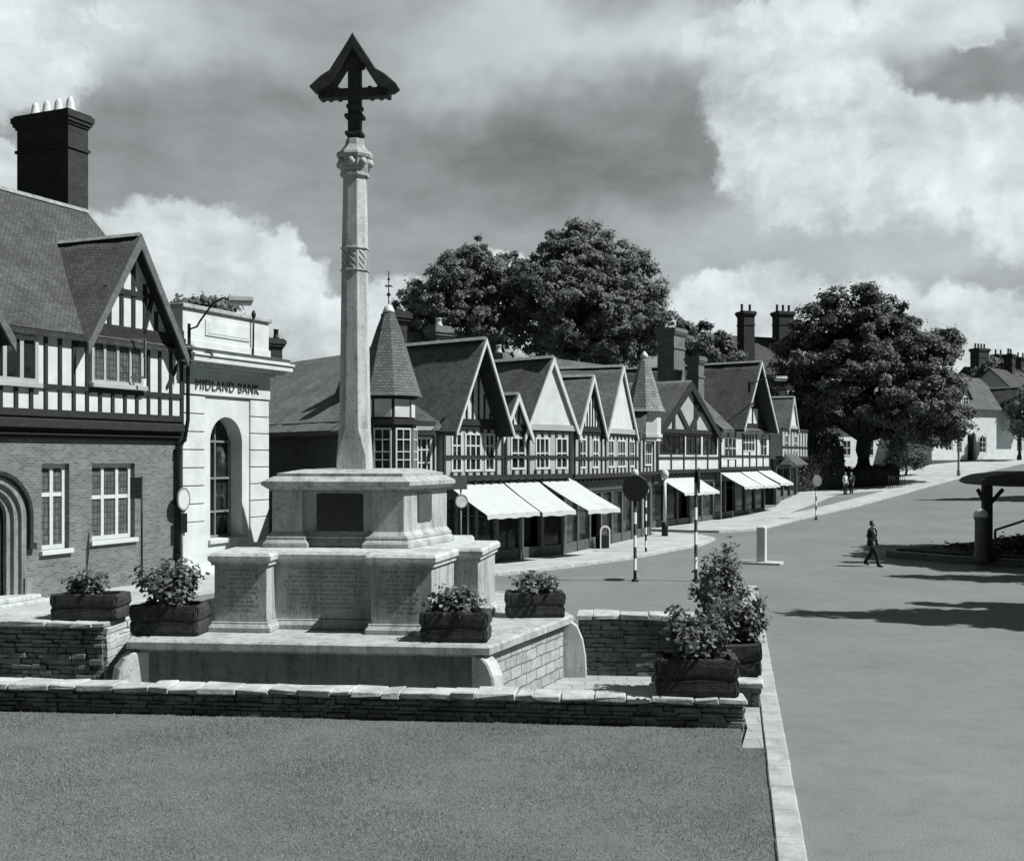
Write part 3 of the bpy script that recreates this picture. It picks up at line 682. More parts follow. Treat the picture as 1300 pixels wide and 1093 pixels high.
p = planter('dark stone trough at the near right corner of the memorial platform', 2.66, -3.1, .846, 0, (.95, .85, .95)); make_plant('leafy_plant', 'rounded leafy plant in the trough against the right pier of the memorial', p, .5, .4, .58, 1200, .105, 60, rz=ORZ)
p = planter('dark stone trough at the far right corner of the platform', 3.85, .1, .846, R(8), (.95, .85, .9)); make_plant('leafy_plant', 'spreading leafy plant in the trough before the shop awnings', p, .5, .4, .52, 1200, .105, 60, rz=ORZ)
p = planter('dark stone trough on the end of the left dry stone wall', -5.2, -1.4, .89, 0, (1.08, .9, .9)); make_plant('leafy_plant', 'sparse leafy plant in the trough below the signpost', p, .55, .38, .66, 1000, .1, 40, rz=ORZ)
p = planter('dark stone trough on the right end of the front wall', 6.85, -5.62, .51, 0, (.98, .95, 1.0)); make_plant('leafy_plant', 'dense leafy plant in the trough at the front wall end', p, .58, .45, .95, 2400, .1, 80, rz=ORZ)
p = planter('dark stone trough on the side wall beside the kerb', 7.72, -3.7, .51, R(90), (.85, .8, .95)); make_plant('leafy_plant', 'leafy plant nearest the kerb behind the front trough', p, .42, .5, 1.05, 1700, .1, 60, rz=ORZ)
p = planter('dark stone trough farthest back on the side wall', 7.55, -1.3, .51, R(90), (1, .9, 1.0)); make_plant('leafy_plant', 'tallest plant, rising behind the other kerbside troughs', p, .55, .65, 1.65, 2600, .1, 80, rz=ORZ)
# ------------------------------------------------------------------ building pieces
def window(par, x0, x1, z0, z1, y, nx=2, nz=2, fw=.07, bar=.05, mat='white', gl='glass', zs=None, name='window', depth=.1, sill=None, flat=False):
    """A casement: frame with glazing bars, its pane one level down. y is the outer face, local -y faces the street."""
    f = MB()
    f.box(x0, x0+fw, y, y+depth, z0, z1); f.box(x1-fw, x1, y, y+depth, z0, z1); f.box(x0+fw, x1-fw, y, y+depth, z0, z0+fw); f.box(x0+fw, x1-fw, y, y+depth, z1-fw, z1)
    for i in range(1, nx):
        x = x0+(x1-x0)*i/nx; f.box(x-bar/2, x+bar/2, y+.012, y+depth-.012, z0+fw, z1-fw)
    for q in (zs if zs is not None else [k/nz for k in range(1, nz)]):
        z = z0+(z1-z0)*q; f.box(x0+fw, x1-fw, y+.02, y+depth-.02, z-bar/2, z+bar/2)
    w = f.build(name, mat, par)
    p = MB(); p.box(x0+.02, x1-.02, y+depth*.55, y+depth*.75, z0+.02, z1-.02); p.build('pane', gl, par if flat else w)
    if sill:
        s = MB(); s.box(x0-.08, x1+.08, y-sill, y+.1, z0-.14, z0-.003); s.build('sill', mat, w, bevel=.01)
    return w
def roof_skin(b, p, q, y0, y1, axis='y', amp=.035):
    """Tiles laid a little unevenly over the slab: p, q are ridge and eave in the cross-section."""
    na = max(6, round(abs(y1-y0)/.5)); nb = 8; ph = random.uniform(0, 9)
    def pt(i, j):
        f = j/nb; c = y0+(y1-y0)*i/na; a = p[0]+(q[0]-p[0])*f; z = p[1]+(q[1]-p[1])*f
        w = 0 if i in (0, na) or j in (0, nb) else amp*(.5*math.sin(c*1.9+ph)+.4*math.sin(c*3.3+f*5+ph*2)+random.uniform(-.35, .35))
        z += .035+w
        return (a, c, z) if axis == 'y' else (c, a, z)
    PT = [[pt(i, j) for j in range(nb+1)] for i in range(na+1)]
    for i in range(na):
        for j in range(nb):
            f = [PT[i][j], PT[i+1][j], PT[i+1][j+1], PT[i][j+1]]
            v = (Vector(f[1])-Vector(f[0])).cross(Vector(f[2])-Vector(f[0]))
            if v.z < 0: f = f[::-1]
            L_ = math.hypot(q[0]-p[0], q[1]-p[1])
            uv = []
            for P_ in f:
                c = P_[1] if axis == 'y' else P_[0]; a = P_[0] if axis == 'y' else P_[1]
                uv.append((c, (1-(a-p[0])/(q[0]-p[0]))*L_))
            b.face(f, 0, uv=uv, smooth=True)
def gable_roof(par, xm, hw, ez, az_, y0, y1, over=.25, th=.13, mat='tile', ridge=True, right=None):
    """Two slopes meeting in a ridge along local y."""
    sl = (az_-ez)/hw; b = MB(); hr = right if right is not None else hw
    for s, h in ((-1, hw), (1, hr)):
        k = (az_-ez)/h; e = h+over
        pts = [(xm, az_), (xm+s*e, az_-k*e), (xm+s*e, az_-k*e-th*.9), (xm, az_-th*1.5)]
        b.exy(pts, y0, y1)
        roof_skin(b, (xm, az_), (xm+s*e, az_-k*e), y0, y1)
    r = b.build('roof', mat, par, under='timber')
    if ridge:
        q = MB(); y = y0
        while y < y1-.05:
            q.exy([(xm-.13, az_-.07), (xm, az_+.06), (xm+.13, az_-.07)], y, min(y+.42, y1)-.012); y += .42
        q.build('ridge_tile_row', 'ridge', r)
    return r
def bargeboard(par, xm, hw, ez, az_, y, over=.25, wid=.26, th=.07, mat='timber'):
    k = (az_-ez)/hw; e = hw+over; b = MB(); c = wid*math.sqrt(1+k*k)
    for s in (-1, 1):
        b.exy([(xm, az_+.01), (xm+s*e, az_-k*e+.01), (xm+s*e, az_-k*e-c*.8), (xm, az_-c)], y-th, y)
    return b.build('bargeboard', mat, par)
def gable_wall(par, xm, hw, ez, az_, y, th=.12, mat='plaster'):
    b = MB(); b.exy([(xm-hw, ez), (xm+hw, ez), (xm, az_)], y, y+th); return b.build('gable', mat, par)
def gable_studs(par, xm, hw, ez, az_, y, step=.42, w=.13, mat='timber', tie=True, extra=()):
    b = MB(); k = (az_-ez)/hw; x = -hw+step*.7
    while x < hw-.15:
        t = az_-k*abs(x)-.2
        if t > ez+.1: b.box(xm+x-w/2, xm+x+w/2, y-.045, y+.03, ez, t)
        x += step
    if tie: b.box(xm-hw, xm+hw, y-.07, y+.05, ez-.12, ez+.12)
    for p, q, ww in extra: b.beam((xm+p[0], y-.03, ez+p[1]), (xm+q[0], y-.03, ez+q[1]), .1, ww, 0, up=(0, 0, 1))
    return b.build('gable_timber', mat, par)
def chimney(par, x, y, z0, z1, w, d, mat='darkbrick', pots=2, potz=.55, potmat='pot', name='chimney'):
    b = MB(); b.box(x-w/2, x+w/2, y-d/2, y+d/2, z0, z1-.5)
    for e, a, c in ((.06, 1.35, 1.25), (.05, .5, .4), (.11, .4, .28), (.16, .28, .08), (.09, .08, 0)): b.box(x-w/2-e, x+w/2+e, y-d/2-e, y+d/2+e, z1-a, z1-c)
    c = b.build(name, mat, par)
    for k in range(pots):
        px = x+(k-(pots-1)/2)*(w-.3)/max(1, pots-1) if pots > 1 else x
        p = MB(); p.lathe([(.15, z1-.02), (.17, z1+.08), (.125, z1+.14), (.11, z1+potz*.85), (.14, z1+potz*.88), (.14, z1+potz), (.09, z1+potz), (.09, z1+potz*.8)], 12, c=(px, y)); p.build('chimney_pot', potmat, c)
    return c
def studs(par, x0, x1, z0, z1, y, step=.45, w=.13, rails=(), holes=(), mat='timber', extra=(), name='timber_frame'):
    b = MB(); n = max(1, round((x1-x0)/step))
    for i in range(n+1):
        x = x0+(x1-x0)*i/n
        segs = [(z0, z1)]
        for h in holes:
            if h[0]-.02 < x < h[1]+.02:
                segs = [s for a in segs for s in ((a[0], min(a[1], h[2])), (max(a[0], h[3]), a[1])) if s[1]-s[0] > .05]
        for a, c in segs: b.box(x-w/2, x+w/2, y-.05, y+.04, a, c)
    for z, rw in rails: b.box(x0-w/2, x1+w/2, y-.065, y+.04, z-rw/2, z+rw/2)
    for p, q, ww in extra: b.beam((p[0], y-.03, p[1]), (q[0], y-.03, q[1]), .1, ww, 0, up=(0, 0, 1))
    return b.build(name, mat, par)
def shop_ground(par, x0, x1, gf, door=None, mat='shopfront', y=0.0, stall=.55, nx=3, z0=-1.0, fascia=True, depth=6):
    """Shop front: stall riser, big panes between posts, recessed door, fascia."""
    b = MB(); top = gf-.75
    b.box(x0, x1, y, y+.2, z0, stall); b.box(x0, x1, y-.02, y+.2, top, gf-.02)
    xs = [x0+(x1-x0)*i/nx for i in range(nx+1)]
    for x in xs: b.box(x-.09, x+.09, y-.04, y+.18, z0, top)
    f = b.build('shopfront', mat, par, bevel=.01)
    for i in range(nx):
        if door is not None and i == door:
            dd = MB(); dd.box(xs[i]+.12, xs[i+1]-.12, y+.5, y+.56, z0, 2.15); dd.build('door', 'timber', f)
            g = MB(); g.box(xs[i]+.1, xs[i+1]-.1, y+.45, y+.47, 2.2, top); g.build('pane', 'glass', f)
        else:
            g = MB(); g.box(xs[i]+.1, xs[i+1]-.1, y+.08, y+.1, stall+.02, top-.01); g.build('pane', 'glass', f)
    if fascia:
        s = MB(); s.box(x0+.1, x1-.1, y-.1, y-.025, gf-.62, gf-.12); s.box(x0+.05, x1-.05, y-.14, y-.02, gf-.12, gf-.05); s.build('fascia', 'sign', f)
    w = MB(); w.box(x0+.02, x1-.02, y+2.2, y+2.3, z0, gf-.05); w.box(x0+.01, x0+.06, y+.21, y+2.3, z0, gf-.05); w.box(x1-.06, x1-.01, y+.21, y+2.3, z0, gf-.05); w.build('shop_interior', 'shopdark', par)
def awning(par, x0, x1, ztop, zbot, proj, y=0.0, skew=0.0, poles=(), sag=.05, val=.16, zg=-.05):
    """Stretched canvas on a front rail; skew slides the front edge along the street."""
    b = MB(); n, k = 24, 6; th = .012; nf = max(2, round((x1-x0)/.9))
    for i in range(n):
        for j in range(k):
            q = []
            for a, c in ((i, j), (i+1, j), (i+1, j+1), (i, j+1)):
                f, g = a/n, c/k
                q.append((x0+(x1-x0)*f+skew*g, y-proj*g, ztop+(zbot-ztop)*g-sag*math.sin(PI*g)-.02*math.sin(PI*f)*g-.018*g*math.cos(2*PI*f*nf)))
            b.face(q[::-1], smooth=True); b.face([(p[0], p[1], p[2]-th) for p in q], smooth=True)
    for i in range(n):
        f, g = i/n, (i+1)/n
        p = [(x0+(x1-x0)*t+skew, y-proj, zbot-.02*math.sin(PI*t)-.018*math.cos(2*PI*t*nf)) for t in (f, g)]
        b.face([p[0], (p[0][0], p[0][1]-.015, p[0][2]-val), (p[1][0], p[1][1]-.015, p[1][2]-val), p[1]])
        b.face([p[1], (p[1][0], p[1][1]-.027, p[1][2]-val), (p[0][0], p[0][1]-.027, p[0][2]-val), p[0]])
    a = b.build('awning', 'awning', par)
    r = MB(); r.tube([(x0+skew, y-proj+.03, zbot-.03), (x1+skew, y-proj+.03, zbot-.03)], .025, 6)
    for x in (x0+.05, x1-.05): r.tube([(x, y, zbot-.1), (x+skew, y-proj+.05, zbot-.05)], .016, 5)
    r.build('awning_rail', 'greytimber', a); r = MB(); r.box(x0, x1, y-.12, y, ztop-.02, ztop+.1); r.build('roller_box', 'greytimber', a)
    for x in poles:
        p = MB(); p.tube([(x, y-.35, zg), (x, y-.35, zbot+.9)], .035, 8); p.build('awning_pole', 'white', a)
    return a
BG = 'half-timbered shops along the street'
# ------------------------------------------------------------------ large house on the left: brick below, timber above
LR = math.atan2(D.y, D.x)
hs = thing('town_house', 'large brick and half-timbered house with a tall dark chimney at the left edge', 'house', (LBR[0], LBR[1], 0), LR)
X0 = -15.0
wins = [(-3.95, -2.1, 1.62, 4.0), (-5.9, -4.85, 1.48, 4.0)]
arch = (-8.72, -6.6)
mb = MB(); mb.wall(X0, 0, -.8, 4.75, 0, .32, wins+[(arch[0], arch[1], -.1, 3.55)], 0)
# round the head of the doorway
ac = (arch[0]+arch[1])/2; ar = (arch[1]-arch[0])/2; zc = 3.55-ar
arcp = lambda r, n=20: [(ac+r*math.cos(PI*i/n), zc+r*math.sin(PI*i/n)) for i in range(n+1)]
pts = arcp(ar-.005)
for i in range(20):
    a, b = pts[i], pts[i+1]; mb.face([(a[0], .002, a[1]), (b[0], .002, b[1]), (b[0], .002, 3.551), (a[0], .002, 3.551)][::-1]); mb.face([(a[0], .002, a[1]), (b[0], .002, b[1]), (b[0], .32, b[1]), (a[0], .32, a[1])])
mb.face([(0, 0, -.8), (0, 8.6, -.8), (0, 8.6, 4.75), (0, 0, 4.75)]); mb.box(X0, -.01, 8.6, 8.9, -.8, 7.8); mb.box(X0, X0+.3, .33, 8.6, -.8, 7.8); mb.box(-.30, -.003, .33, 8.6, 4.76, 7.85)
mb.box(X0, -.02, .7, .8, -.8, 4.7)
mb.build('brick_wall', 'brick', hs)
mb = MB(); mb.box(arch[1]+.32, .03, -.06, -.002, -.8, .72); mb.build('wall_plinth', 'brick', hs)
mb = MB()      # stone jambs of the door, stepped in, and the hood over it
for k, (r, y) in enumerate(((ar+.12, -.03), (ar-.05, .08), (ar-.2, .2))):
    o1, o2 = arcp(r), arcp(r-.17)
    for i in range(20):
        mb.hexa([(o1[i][0], y, o1[i][1]), (o2[i][0], y, o2[i][1]), (o2[i][0], y+.13, o2[i][1]), (o1[i][0], y+.13, o1[i][1]), (o1[i+1][0], y, o1[i+1][1]), (o2[i+1][0], y, o2[i+1][1]), (o2[i+1][0], y+.13, o2[i+1][1]), (o1[i+1][0], y+.13, o1[i+1][1])])
    for s in (-1, 1): mb.box(ac+s*(r-.17), ac+s*r, y, y+.13, -.1, zc)
mb.box(arch[1]+.02, arch[1]+.42, -.09, .0, -.3, .75)
mb.build('door_surround', 'jamb', hs)
mb = MB(); o1, o2 = arcp(ar+.28), arcp(ar+.17)
for i in range(20): mb.hexa([(o1[i][0], -.14, o1[i][1]), (o2[i][0], -.14, o2[i][1]), (o2[i][0], 0, o2[i][1]), (o1[i][0], 0, o1[i][1]), (o1[i+1][0], -.14, o1[i+1][1]), (o2[i+1][0], -.14, o2[i+1][1]), (o2[i+1][0], 0, o2[i+1][1]), (o1[i+1][0], 0, o1[i+1][1])])
for s in (-1, 1): mb.box(ac+s*(ar+.17), ac+s*(ar+.28), -.14, 0, zc-.75, zc); mb.box(ac+s*(ar+.14), ac+s*(ar+.38), -.16, 0, zc-.92, zc-.75)
mb.build('door_hood', 'timber', hs)
mb = MB(); mb.box(arch[0]+.1, arch[1]-.1, .38, .46, -.1, 3.5); d_ = mb.build('door', 'timber', hs)
mb = MB(); mb.lathe([(.035, 0), (.045, .04), (.02, .07)], 8, c=(0, 0)); mb.build('handle', 'bronze', d_, (ac+.55, .37, 1.05)).rotation_euler = (R(90), 0, 0)
mb = MB(); mb.box(arch[0]-.5, arch[1]+.5, -.75, .02, -.1, .17); mb.box(arch[0]-.3, arch[1]+.3, -.42, .3, .17, .3); mb.build('step', 'dressedstone', hs, bevel=.02)
window(hs, *wins[0], .16, nx=3, zs=[.56], fw=.13, bar=.12, mat='white', gl='leaded', sill=.26)
window(hs, *wins[1], .16, nx=2, zs=[.64], fw=.13, bar=.12, mat='white', gl='leaded', sill=.28)
mb = MB()
for z0, z1, p in ((4.72, 4.82, .12), (4.82, 4.92, .22), (4.92, 5.02, .17), (5.02, 5.3, .36), (5.3, 5.40, .28)): mb.box(X0, -.12+p*.1, -p, .3, z0, z1)
mb.build('jetty_moulding', 'timber', hs, bevel=.03)
jy = -.25
up = [(-4.3, -2.1, 6.45, 7.86), (-9.8, -6.3, 6.3, 7.62)]
mb = MB(); mb.wall(X0, -.1, 5.38, 7.72, jy, .2, [(-9.8, -6.3, 6.3, 7.62), (-4.3, -2.1, 6.45, 7.72)]); mb.face([(-.1, jy, 5.38), (-.1, .33, 5.38), (-.1, .33, 7.72), (-.1, jy, 7.72)]); mb.box(X0, -.3, .5, .6, 5.4, 7.8)
mb.build('plaster_wall', 'plaster', hs)
studs(hs, X0, -.19, 5.40, 7.7, jy, .52, .12, rails=((5.47, .2), (6.23, .15)), holes=up, extra=(((-.25, 7.5), (-.9, 6.5), .1),))
w = window(hs, *up[1], jy-.06, nx=6, nz=1, fw=.12, bar=.13, mat='cream', gl='glass', sill=.1)
# projecting oriel of the gable
w = window(hs, *up[0], jy-.1, nx=4, nz=1, fw=.1, bar=.1, mat='cream', gl='leaded', sill=.14)
mb = MB(); mb.beam((-2.75, jy-.16, 6.7), (-2.47, jy-.5, 6.7), .05, .06); mb.beam((-2.75, jy-.16, 7.9), (-2.47, jy-.5, 7.9), .05, .06); mb.box(-2.5, -2.44, jy-.53, jy-.47, 6.67, 7.93); mb.build('open_casement', 'greytimber', w)
gy = jy-.12
gable_wall(hs, -2.65, 1.8, 8.12, 10.95, gy+.06); gable_studs(hs, -2.65, 1.8, 8.12, 10.95, gy+.06, .52, .15, extra=(((-1.1, 1.25), (1.1, 1.25), .17), ((.55, 0), (.95, 1.2), .14)))
mb = MB(); mb.box(-4.45, -.85, gy-.02, .3, 7.92, 8.28); mb.box(-4.5, -.2, gy+.18, .4, 7.7, 8.1); mb.build('gable_beam', 'timber', hs)
gable_roof(hs, -2.65, 2.0, 7.95, 11.2, -.72, 4.2, over=.22, th=.16, mat='tile')
bargeboard(hs, -2.65, 2.0, 7.95, 11.2, -.72, over=.23, wid=.24, mat='greytimber')
gable_wall(hs, -10.45, 2.4, 7.9, 11.1, gy+.06); gable_roof(hs, -10.45, 2.65, 7.75, 11.5, -.75, 2.9, over=.25, th=.16, mat='tile'); bargeboard(hs, -10.45, 2.65, 7.75, 11.5, -.75, over=.25, wid=.24, mat='greytimber')
mb = MB(); rz_, ez_ = 12.95, 8.0   # main roof, ridge parallel to the street
mb.exx([(-.45, ez_-.2), (4.4, rz_), (4.4, rz_-.22), (-.45, ez_-.36)], X0, .35); mb.exx([(9.2, ez_-.2), (4.4, rz_), (4.4, rz_-.22), (9.2, ez_-.36)], X0, .35)
roof_skin(mb, (4.4, rz_), (-.45, ez_-.2), X0, .35, 'x')
mr_ = mb.build('roof', 'tile', hs, under='timber')
mb = MB(); x = X0
while x < .3: mb.exx([(4.25, rz_-.06), (4.4, rz_+.1), (4.55, rz_-.06)], x, min(x+.43, .37)-.015); x += .43
k = (rz_-ez_+.2)/4.85
for i in range(26):
    y0_, y1_ = 4.4-4.85*i/26, 4.4-4.85*(i+.94)/26
    mb.hexa([(.22, y1_, rz_-k*(4.4-y1_)-.03), (.42, y1_, rz_-k*(4.4-y1_)-.03), (.42, y0_, rz_-k*(4.4-y0_)-.03), (.22, y0_, rz_-k*(4.4-y0_)-.03), (.24, y1_, rz_-k*(4.4-y1_)+.08), (.40, y1_, rz_-k*(4.4-y1_)+.08), (.40, y0_, rz_-k*(4.4-y0_)+.08), (.24, y0_, rz_-k*(4.4-y0_)+.08)])
mb.build('ridge_tile_row', 'ridge', mr_)
mb = MB(); mb.exx([(.0, 7.8), (8.8, 7.8), (4.4, 12.6)], -.3, -.02); mb.build('end_gable', 'brick', hs)
ch = chimney(hs, .3, 6.0, 6.0, 16.55, .95, 2.45, pots=0)
for k in range(4):
    p = MB(); yy = 5.15+k*.56; p.lathe([(.17, 16.53), (.2, 16.6), (.2, 16.7), (.15, 16.78), (.13, 17.0), (.07, 17.15), (.05, 17.16)], 10, c=(.3, yy)); p.build('chimney_pot', 'pot', ch)
mb = MB(); mb.tube([(-.2, -.12, -.1), (-.2, -.12, 4.55), (-.06, -.3, 4.75), (-.04, -.42, 5.45), (-.04, -.42, 7.3), (-.1, -.6, 7.6)], .065, 8); mb.box(-.3, 0, -.75, -.5, 7.5, 7.78)
for z in (.9, 2.6, 4.3): mb.box(-.3, -.1, -.2, 0.02, z, z+.06)
mb.build('downpipe', 'black', hs)
# ------------------------------------------------------------------ bank
bk = thing('bank_building', 'white stone bank with an arched window and lettered frieze beside the brick house', 'bank', (LBR[0]-D.x*.06+NN.x*.16, LBR[1]-D.y*.06+NN.y*.16, 0), LR)
BW = 4.85; wa, wb = 1.5, 3.3; wr = (wb-wa)/2; wz = 5.62-wr; wc = (wa+wb)/2
mb = MB(); mb.wall(1.15, 3.72, -.6, 6.34, 0, .75, [(wa, wb, 1.3, 5.62)])
for i in range(24):
    a, b = [(wc+wr*math.cos(PI*t/24), wz+wr*math.sin(PI*t/24)) for t in (i, i+1)]
    mb.face([(a[0], .002, a[1]), (b[0], .002, b[1]), (b[0], .002, 5.621), (a[0], .002, 5.621)][::-1]); mb.face([(a[0], .002, a[1]), (b[0], .002, b[1]), (b[0], .75, b[1]), (a[0], .75, a[1])])
mb.box(0.02, BW-.02, .8, 9, -.6, 9.3); mb.box(0.02, BW-.02, .03, .8, 6.34, 7.15)
mb.build('bank_wall', 'bankstone', bk)
mb = MB()       # rusticated piers either side
for x0, x1 in ((0, 1.15), (3.72, BW)):
    z = -.6; mb.box(x0+.02, x1-.02, -.03, .8, -.6, 6.33)
    mb.box(x0, x1, -.07, .05, -.6, 1.95); z = 1.98
    while z < 6.3: mb.box(x0, x1, -.07, .05, z, min(z+.585, 6.33)); z += .62
mb.build('rusticated_pier', 'bankstone', bk, bevel=.012)
mb = MB()
for x0, x1 in ((0, 1.15), (3.72, BW)):
    z = 1.95
    while z < 6.3: mb.box(x0+.01, x1-.01, -.035, .0, z+.0, z+.03); z += .62
mb.build('course_joint', 'joint', bk)
mb = MB(); mb.box(-.04, BW+.04, -.1, .6, 6.345, 7.2); mb.build('frieze', 'bankstone', bk, bevel=.01)
mb = MB()
for z0, z1, p in ((7.2, 7.3, .16), (7.42, 7.62, .62), (7.62, 7.7, .68), (7.7, 7.86, .55)): mb.box(-p*.35, BW+p, -p-.1, .4, z0, z1)
x = .05
while x < BW+.4: mb.box(x, x+.16, -.5, .0, 7.3, 7.42); x += .36
cn = mb.build('cornice', 'bankstone', bk, bevel=.01)
mb = MB(); mb.prism([(-.2, -.74), (BW+.62, -.74), (BW+.62, .3), (-.2, .3)], 7.862, 7.95, top=[(-.1, -.2), (BW+.2, -.2), (BW+.2, .3), (-.1, .3)]); mb.build('lead_flashing', 'greymetal', cn)
mb = MB(); mb.box(0, BW, -.06, .5, 7.9, 9.25); mb.box(-.04, BW+.04, -.12, .55, 7.9, 8.2); mb.box(1.15, 3.65, -.10, .0, 8.42, 8.98); mb.box(1.25, 3.55, -.115, .0, 8.5, 8.9)
pr = mb.build('parapet', 'bankstone', bk, bevel=.01)
mb = MB(); mb.box(-.08, BW+.08, -.16, .6, 9.25, 9.4); mb.build('parapet_coping', 'stone', pr, bevel=.02)
mb = MB(); mb.tube([(3.75, -.15, 7.9), (3.75, -.18, 9.5)], .035, 6); mb.lathe([(.05, 9.3), (.09, 9.45), (.03, 9.6)], 8, c=(3.75, -.18)); mb.build('lead_pipe', 'black', pr)
f = MB()      # arched window
for x in (wa+.02, wc-.03, wb-.08): f.box(x, x+.06, .5, .6, 1.3, wz+wr*.9 if abs(x-wc) < .2 else wz)
for z in (1.32, 2.2, 3.4, wz): f.box(wa+.02, wb-.02, .51, .59, z, z+.07)
wn = f.build('arched_window', 'greymetal', bk)
g = MB(); g.box(wa-.05, wb+.05, .62, .66, 1.25, 5.7); g.build('pane', 'glass', wn)
mb = MB(); mb.box(wa-.1, wb+.1, -.1, .3, 1.14, 1.298); mb.build('sill', 'bankstone', wn, bevel=.01)
fc = bpy.data.curves.new('lettering', 'FONT'); fc.body = 'MIDLAND BANK'; fc.size = .62; fc.extrude = .02; fc.align_x = 'CENTER'; fc.space_character = 1.12
tmp = bpy.data.objects.new('lettering', fc); COL.objects.link(tmp); bpy.context.view_layer.update()
lm = bpy.data.meshes.new_from_object(tmp.evaluated_get(bpy.context.evaluated_depsgraph_get())); bpy.data.objects.remove(tmp)
lm.materials.clear(); lm.materials.append(M['joint']); lt = bpy.data.objects.new('lettering', lm); COL.objects.link(lt); lt.parent = bk
lt.location = (2.35, -.12, 6.52); lt.rotation_euler = (R(90), 0, 0); lt.scale = (.72, .8, 1)
# ------------------------------------------------------------------ corner house with the turret
CA = math.atan2(.62, .784); C0 = (-4.35, 38.9); FL = 2.0
tr = thing('corner_house', 'corner house with a conical tiled turret and long dark side wall', 'house', (C0[0], C0[1], 0), CA)
mb = MB()
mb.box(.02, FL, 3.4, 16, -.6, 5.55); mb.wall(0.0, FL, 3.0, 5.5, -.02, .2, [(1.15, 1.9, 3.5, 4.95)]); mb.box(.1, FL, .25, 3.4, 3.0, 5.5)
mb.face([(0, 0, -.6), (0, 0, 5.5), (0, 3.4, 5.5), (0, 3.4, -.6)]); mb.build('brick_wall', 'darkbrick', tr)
mb = MB(); mb.box(.9, FL, -.06, -.022, 3.05, 3.45); mb.build('pale_panel', 'cream', tr)
mb = MB(); mb.box(.9, 1.12, -.05, -.022, 3.46, 5.3); mb.box(1.93, FL, -.05, -.022, 3.46, 5.3); mb.box(1.12, 1.93, -.05, -.022, 4.98, 5.3); mb.build('plaster_wall', 'cream', tr)
shop_ground(tr, .6, FL, 3.05, door=0, nx=2)
window(tr, 1.17, 1.88, 3.52, 4.93, .02, nx=3, nz=3, fw=.1, bar=.05)
rf = MB()
k = (8.9-5.45)/5.3
rf.exy([(-.45, 5.45-.45*k), (4.95, 8.92), (4.95, 8.72), (-.45, 5.3-.45*k)], 3.4, 19.0); roof_skin(rf, (4.95, 8.92), (-.45, 5.45-.45*k), 3.4, 19.0)
rf.exy([(4.95, 8.92), (8.2, 5.5), (8.2, 5.35), (4.95, 8.72)], 4.5, 19.0)
rf.face([(-.45, 3.4, 5.45-.45*k), (-.45, -.35, 5.45-.45*k), (1.9, -.35, 5.45-.45*k), (4.95, 3.4, 8.92)])
rf.face([(1.9, -.35, 5.45-.45*k), (2.3, -.1, 5.4), (4.95, 3.4, 8.5), (4.95, 3.4, 8.92)])
rfo = rf.build('roof', 'tile2', tr)
mb = MB(); mb.box(-.5, -.36, -.3, 19, 5.05, 5.17); mb.build('gutter', 'black', tr)
oct_ = lambda r, a0=PI/8: [(r*math.cos(a0+k*PI/4), r*math.sin(a0+k*PI/4)) for k in range(8)]
mb = MB(); mb.prism(oct_(.98), 3.0, 5.35); mb.prism(oct_(.6), -.3, 3.0); mb.prism(oct_(.92), 5.5, 6.35); mb.build('turret_wall', 'timber', tr)
for r, z0, z1 in ((1.1, 5.32, 5.5), (1.06, 2.95, 3.12), (1.02, 6.25, 6.38)): mb = MB(); mb.prism(oct_(r), z0, z1); mb.build('turret_moulding', 'timber', tr)
for k in range(8):
    a = PI/4*k; par = bpy.data.objects.new('turret_bay', None); COL.objects.link(par); par.parent = tr; par.rotation_euler = (0, 0, a+PI/2)
    mb = MB(); mb.box(-.3, .3, -.885, -.84, 5.58, 6.2); mb.build('white_panel', 'plaster', par)
    mb = MB(); mb.box(-.3, .3, -.935, -.895, 3.15, 3.5); mb.build('white_panel', 'cream', par)
    f = MB(); zb, zt = 3.55, 5.2
    f.box(-.31, -.26, -.97, -.89, zb, zt); f.box(.26, .31, -.97, -.89, zb, zt); f.box(-.26, .26, -.97, -.89, zb, zb+.06); f.box(-.26, .26, -.97, -.89, zt-.06, zt); f.box(-.015, .015, -.965, -.9, zb, zt)
    for z in (4.1, 4.38, 4.8): f.box(-.26, .26, -.965, -.9, z-.018, z+.018)
    wd = f.build('window', 'white', par); p = MB(); p.box(-.27, .27, -.92, -.91, zb, zt); p.build('pane', 'glass', par)
mb = MB(); prof = [(1.22, 6.32), (1.16, 6.42), (.92, 7.15), (.68, 7.95), (.42, 8.75), (.18, 9.35)]
for (r, z), (r2, z2) in zip(prof, prof[1:]): mb.prism(oct_(r), z, z2, top=oct_(r2), cap=False)
mb.face([(x, y, 6.32) for x, y in oct_(1.22)][::-1]); cone = mb.build('turret_roof', 'tile2', tr)
mb = MB(); mb.lathe([(.22, 9.28), (.2, 9.36), (.14, 9.5), (.04, 9.56)], 10); mb.build('lead_cap', 'white', cone)
mb = MB(); mb.tube([(0, 0, 9.5), (0, 0, 10.75)], .022, 6); mb.lathe([(.02, 9.85), (.09, 9.92), (.02, 10.0)], 8); mb.box(-.16, .16, -.012, .012, 10.2, 10.24); mb.box(-.012, .012, -.16, .16, 10.2, 10.24); mb.lathe([(.01, 10.4), (.06, 10.46), (.01, 10.53)], 8); mb.build('finial', 'black', cone)
chimney(tr, 3.6, 17.6, 7, 10.1, 1.8, .8, mat='darkbrick', pots=3, potz=.5, potmat='metal')
chimney(tr, 3.0, 4.2, 7, 10.0, .6, .6, mat='darkbrick', pots=1, potz=.35, potmat='metal')
chimney(tr, 5.3, 4.6, 8, 9.6, .6, .6, mat='brick', pots=1, potz=.35)
